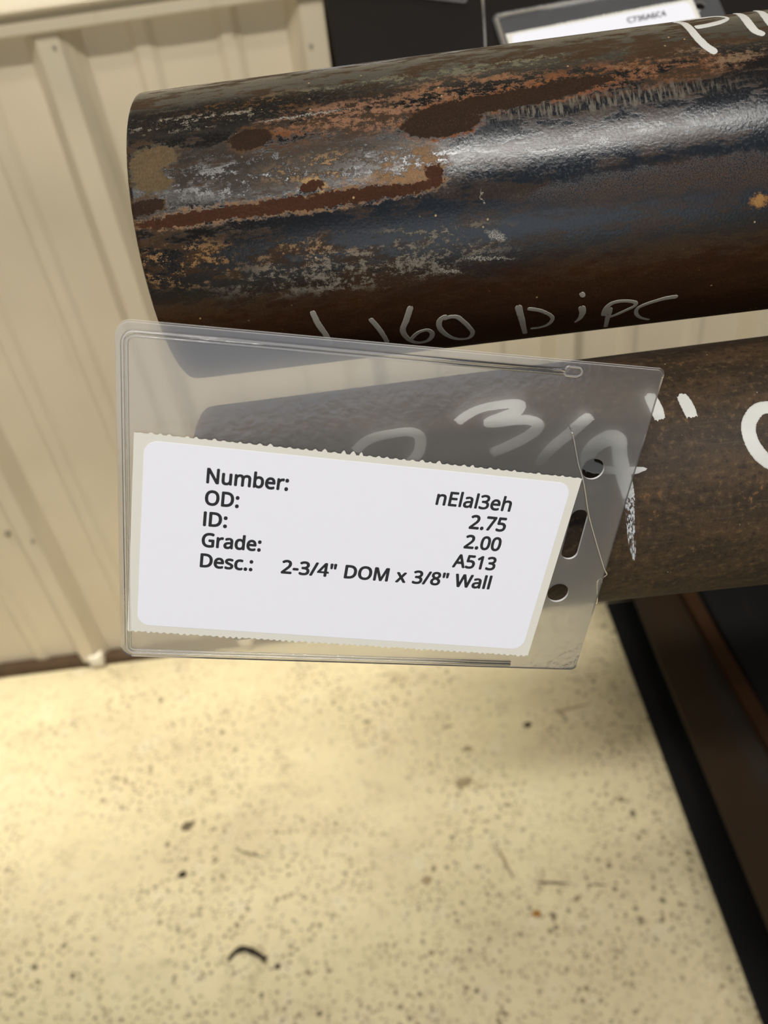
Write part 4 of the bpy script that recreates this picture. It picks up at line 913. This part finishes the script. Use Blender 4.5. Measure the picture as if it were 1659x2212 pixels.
def serrated(w, h, seed, up=0.8, dn=0.45):
    rnd = random.Random(seed)
    pts = []
    x = 0.0
    while x < w - 1.4:                                   # bottom edge, left to right
        g = 1.25 + rnd.random() * 0.5; t = dn * (0.4 + 0.8 * rnd.random())
        pts += [(x, -h), (x + g * 0.25, -h - t), (x + g * 0.55, -h - t * 0.9), (x + g * 0.8, -h)]
        x += g
    pts.append((w, -h))
    pts.append((w, 0))
    x = w - 0.3; top = []
    while x > 1.5:                                       # torn top edge, right to left
        g = 1.6 + rnd.random() * 0.7
        t = up * (0.25 + 0.95 * rnd.random() ** 1.5) * (0.55 if x > w * 0.86 or x < w * 0.28 else 1.0)
        top += [(x, 0), (x - g * 0.22, t * 0.8), (x - g * 0.36, t), (x - g * 0.55, t * 0.45), (x - g * 0.62, 0.0)]
        x -= g
    pts += top + [(0, 0)]
    return [(a * MM, b * MM) for a, b in pts]


def vinyl_sheet(name, bm, parent, frosted):
    bmesh.ops.recalc_face_normals(bm, faces=bm.faces[:])
    bm.normal_update()
    for f in bm.faces:
        f.material_index = 1 if abs(f.normal.z) < 0.5 else (2 if frosted and f.normal.z < -0.5 else 0)
    o = bm_obj(name, bm, MAT['vinyl'], parent)
    o.data.materials.append(MAT['vinyl_edge'])
    if frosted: o.data.materials.append(MAT['frosted'])
    return o


def make_tag(label, mat4, W, H, holes, slot, lab, lines, ridge=True, seed=1):
    root = empty('tag_holder', mat4)
    tag(root, label, 'tag')
    outline = rounded_rect(0, -H * MM, W * MM, 0, (3.2 * MM, 1.4 * MM, 1.6 * MM, 3.0 * MM), 8)
    hl = [circle(u * MM, -v * MM, r * MM) for u, v, r in holes]
    if slot:
        u, v, a, b = slot
        hl.append(rounded_rect((u - a / 2) * MM, (-v - b / 2) * MM, (u + a / 2) * MM, (-v + b / 2) * MM, a / 2 * MM * 0.98, 10))
    vinyl_sheet('back_sheet', slab(outline, hl, -0.45 * MM, -0.12 * MM), root, True)
    o2 = [(x * (W - 0.5) / W, y + 0.25 * MM * (1 if y < -0.01 else -1)) for x, y in outline]
    hl2 = [[(x - 0.10 * MM, y + 0.14 * MM) for x, y in lp] for lp in hl]
    vinyl_sheet('front_sheet', slab(o2, hl2, 0.12 * MM, 0.42 * MM), root, False)
    if ridge:
        for d, rr in ((0.0, 0.38), (0.9, 0.26)):
            path = [(W * 0.806, -2.15 - d)]
            path += [(4.0, -2.15 - d)]
            for k in range(7):
                a = math.radians(90 + 90 * k / 6); path.append((4.0 + (2.6 - d) * math.cos(a), -4.75 + (2.6 - d) * math.sin(a)))
            path += [(1.4 + d, -H / 2)]
            for k in range(7):
                a = math.radians(180 + 90 * k / 6); path.append((3.6 + (2.2 - d) * math.cos(a), -(H - 3.6) + (2.2 - d) * math.sin(a)))
            path += [(W * 0.5, -(H - 1.45 - d)), (W * 0.84, -(H - 1.35 - d))]
            V, F = sweep([(x * MM, y * MM, 0.42 * MM) for x, y in path], rr * MM, 8, 0.9, (0, 0, 1))
            mesh_obj('seam_ridge', V, F, MAT['vinyl_seam'], root, smooth=True)
        ring = rounded_rect((W * 0.806 - 0.3) * MM, -3.3 * MM, (W * 0.806 + 3.6) * MM, -1.2 * MM, 0.9 * MM, 5)
        V, F = sweep([(x, y, 0.42 * MM) for x, y in ring], 0.30 * MM, 8, 1.0, (0, 0, 1), closed=True)
        mesh_obj('seam_end_loop', V, F, MAT['vinyl_seam'], root, smooth=True)
    if lab:
        u, v, rot, lw, lh = lab
        paper = bm_obj('label', slab(serrated(lw, lh, seed), [], 0.44 * MM, 0.56 * MM), MAT['backing'], root)
        paper.location = (u * MM, -v * MM, 0); paper.rotation_euler = (0, 0, math.radians(-rot))
        tag(paper, 'paper label with torn perforated edges')
        bm_obj('label_face', slab(rounded_rect(2.2 * MM, -(lh - 1.9) * MM, (lw - 2.1) * MM, -1.5 * MM, 3.1 * MM, 8), [], 0.56 * MM, 0.63 * MM), MAT['face'], paper)
        for s, x, y, cap, wd, bold, al in lines:
            V2, F2 = text_mesh(s, cap * MM, wd * MM, bold * MM, al)
            o = mesh_obj('printed_text', [(a + x * MM, b - y * MM, 0.645 * MM) for a, b in V2], F2, MAT['ink'], paper)
            tag(o, 'printed text reading ' + s.replace(':', ''))
    return root


CO = Vector((-0.04726908, 0.15948213, 1.32477514))
CU = Vector((0.96568234, -0.00835181, -0.25959174))
CV = Vector((-0.25645759, -0.18872620, -0.94795144))
CN = Vector((-0.04107465, 0.98199423, -0.18439144))
CARD = frame(CO, CU, -CV, -CN)
BL = (10.25, 15.75, 21.2, 26.75, 32.3)
LINES = [('Number:', 15.75, BL[0], 3.55, 18.1, 0.165, 'L'), ('OD:', 15.75, BL[1], 3.55, 7.6, 0.165, 'L'), ('ID:', 15.75, BL[2], 3.55, 5.4, 0.165, 'L'),
         ('Grade:', 15.75, BL[3], 3.55, 13.6, 0.165, 'L'), ('Desc.:', 15.75, BL[4], 3.55, 12.2, 0.165, 'L'),
         ('nElal3eh', 86.2, BL[0], 3.55, 18.2, 0.135, 'R'), ('2.75', 86.2, BL[1], 3.55, 9.0, 0.165, 'R'), ('2.00', 86.2, BL[2], 3.55, 9.1, 0.165, 'R'),
         ('A513', 86.2, BL[3], 3.55, 10.8, 0.165, 'R'), ('2-3/4" DOM x 3/8" Wall', 86.2, BL[4], 3.55, 51.6, 0.165, 'R')]
make_tag('clear plastic tag holder with white printed label hanging in front of the lower pipe', CARD, 117.6, 84.4,
         ((107.07, 25.35, 2.65), (106.67, 60.09, 2.72)), (106.85, 43.1, 4.2, 13.9), (3.56, 24.19, 2.05, 101.3, 52.0), LINES, True, 3)

BN = Vector((0, -0.5, 0.8660254)); BV = Vector((0, -0.8660254, -0.5)); BX = Vector((1, 0, 0))
BP = Vector((0, BIG_C[0], BIG_C[1])) + BN * 0.1115


def big_frame(x_mm, v_mm, rot_deg):
    c, s = math.cos(math.radians(rot_deg)), math.sin(math.radians(rot_deg))
    u = BX * c - BV * s; v = BX * s + BV * c
    return frame(BP + BX * x_mm * MM + BV * v_mm * MM, u, -v, BN)


make_tag('clear tag holder with white label C736A6C4 lying on the large dark pipe', big_frame(92.0, 13.6, 3.07), 113.5, 81,
         ((103.1, 20.7, 2.7), (103.1, 55.0, 2.7)), (103.1, 38.0, 4.2, 13.5), (3.6, 15.1, 0.0, 97.0, 50.0), [('C736A6C4', 81.3, 8.0, 3.4, 20.0, 0.16, 'R')], True, 5)
make_tag('clear tag holder higher on the large dark pipe, only its corner in view', big_frame(-0.1, -117.0, -20.3), 117.6, 84.4,
         ((107.07, 25.35, 2.65), (106.67, 60.09, 2.72)), (106.85, 43.1, 4.2, 13.9), (3.56, 14.0, 0.0, 101.3, 52.0), [], True, 8)


def on_big(x_mm, v_mm, lift):
    a = math.radians(60) - v_mm * MM / BIG_R
    return Vector((x_mm * MM, BIG_C[0] - (BIG_R + lift) * math.cos(a), BIG_C[1] + (BIG_R + lift) * math.sin(a)))


V, F = sweep([on_big(90.5 - 0.12 * (v + 5), v, 0.0006) for v in range(-5, 75, 4)], 0.0006, 8, 0.4, None)
tag(mesh_obj('plastic_strap', V, F, MAT['nylon'], smooth=True), 'thin clear plastic strap running down the large dark pipe', 'strap')

# clear nylon line: round the lower pipe, pierced through the tag and down over its face
LOF = LOWER.matrix_world


def lo_pt(s, phi, lift=0.0005): return LOF @ pipe_surface(s, phi, LO_R + lift)
def card_pt(u, v, w): return CARD @ Vector((u * MM, -v * MM, w * MM))


path = [card_pt(99.6, 16.2, -0.9), lo_pt(97.6, 74), lo_pt(98.2, 90)]
path += [lo_pt(98.4 + 5.0 * t / 12, 96 + 228 * t / 12) for t in range(0, 13)]
path += [lo_pt(103.5, 334, 0.001), card_pt(117.0, 57.2, -1.4), card_pt(117.9, 55.0, -0.5), card_pt(118.05, 53.7, 0.2), card_pt(117.4, 52.97, 0.75), card_pt(115.9, 50.6, 0.75),
         card_pt(112.4, 44.1, 0.72), card_pt(108.84, 37.2, 0.72), card_pt(106.4, 31.1, 0.72), card_pt(104.7, 27.2, 0.78), card_pt(103.0, 24.1, 0.72), card_pt(101.0, 19.5, 0.72), card_pt(99.9, 17.0, 0.66)]
dense = []
for i in range(len(path)):
    p0, p1, p2, p3 = path[i - 1], path[i], path[(i + 1) % len(path)], path[(i + 2) % len(path)]
    for j in range(4):
        t = j / 4
        dense.append(p1.lerp(p2, t) if i in (0,) else 0.5 * ((2 * p1) + (p2 - p0) * t + (2 * p0 - 5 * p1 + 4 * p2 - p3) * t * t + (3 * p1 - p0 - 3 * p2 + p3) * t ** 3))
V, F = sweep(dense, 0.00017, 8, 1.0, None, closed=True)
tag(mesh_obj('nylon_line', V, F, MAT['nylon'], smooth=True), 'thin clear nylon line threaded through the tag and around the lower pipe', 'line')

# ------------------------------------------------------------------ litter on the floor
def shaving(label, pts, rad, mat, cat='shaving', name='metal_shaving', group=None):
    pl = catmull([(*p, 0) for p in pts], 0.004)
    n = len(pl)
    rr = [rad * (0.25 + 0.75 * math.sin(math.pi * (i + 0.4) / (n - 0.2)) ** 0.7) for i in range(n)]
    rnd = random.Random(n)
    V, F = sweep([(p[0], p[1], 0.0008 + 0.4 * rr[i]) for i, p in enumerate(pl)], [r * (0.8 + 0.4 * rnd.random()) for r in rr], 8, 0.4, (0, 0, 1))
    return tag(mesh_obj(name, V, F, mat, smooth=True), label, cat, group)


shaving('curled black metal shaving near the bottom of the floor', [(-0.352, 0.607), (-0.342, 0.618), (-0.328, 0.622), (-0.313, 0.616), (-0.298, 0.606), (-0.290, 0.600)], 0.0052, MAT['debris'])


def clod(name, label, cx, cy, r, mat, seed, group=None, cat='crumb'):
    rnd = random.Random(seed)
    bm = bmesh.new(); bmesh.ops.create_icosphere(bm, subdivisions=2, radius=1)
    ph = rnd.random() * 9
    for v in bm.verts:
        k = 1 + 0.45 * mnoise.noise(v.co * 1.6 + Vector((ph, seed, 0)))
        v.co = Vector((v.co.x * r * k * 1.15, v.co.y * r * k, max(v.co.z, -0.5) * r * k * 0.55))
    lo = min(v.co.z for v in bm.verts)
    for v in bm.verts: v.co.z -= lo
    o = bm_obj(name, bm, mat, smooth=True); o.location = (cx, cy, 0.0)
    return tag(o, label, cat, group)


clod('orange_chip', 'small orange chip on the floor by the dark dash mark', 0.147, 0.609, 0.0060, MAT['chip'], 3, cat='chip')
clod('dirt_crumb', 'dark dirt crumb on the floor left of the scratch', -0.439, 0.764, 0.0060, MAT['debris'], 5, cat='crumb')
clod('dirt_crumb', 'dark dirt crumb on the floor near the I-beam', 0.212, 0.963, 0.0050, MAT['debris'], 9, cat='crumb')
clod('dirt_crumb', 'tiny dark dirt crumb just right of the curled shaving', -0.272, 0.588, 0.0042, MAT['debris'], 12, cat='crumb')
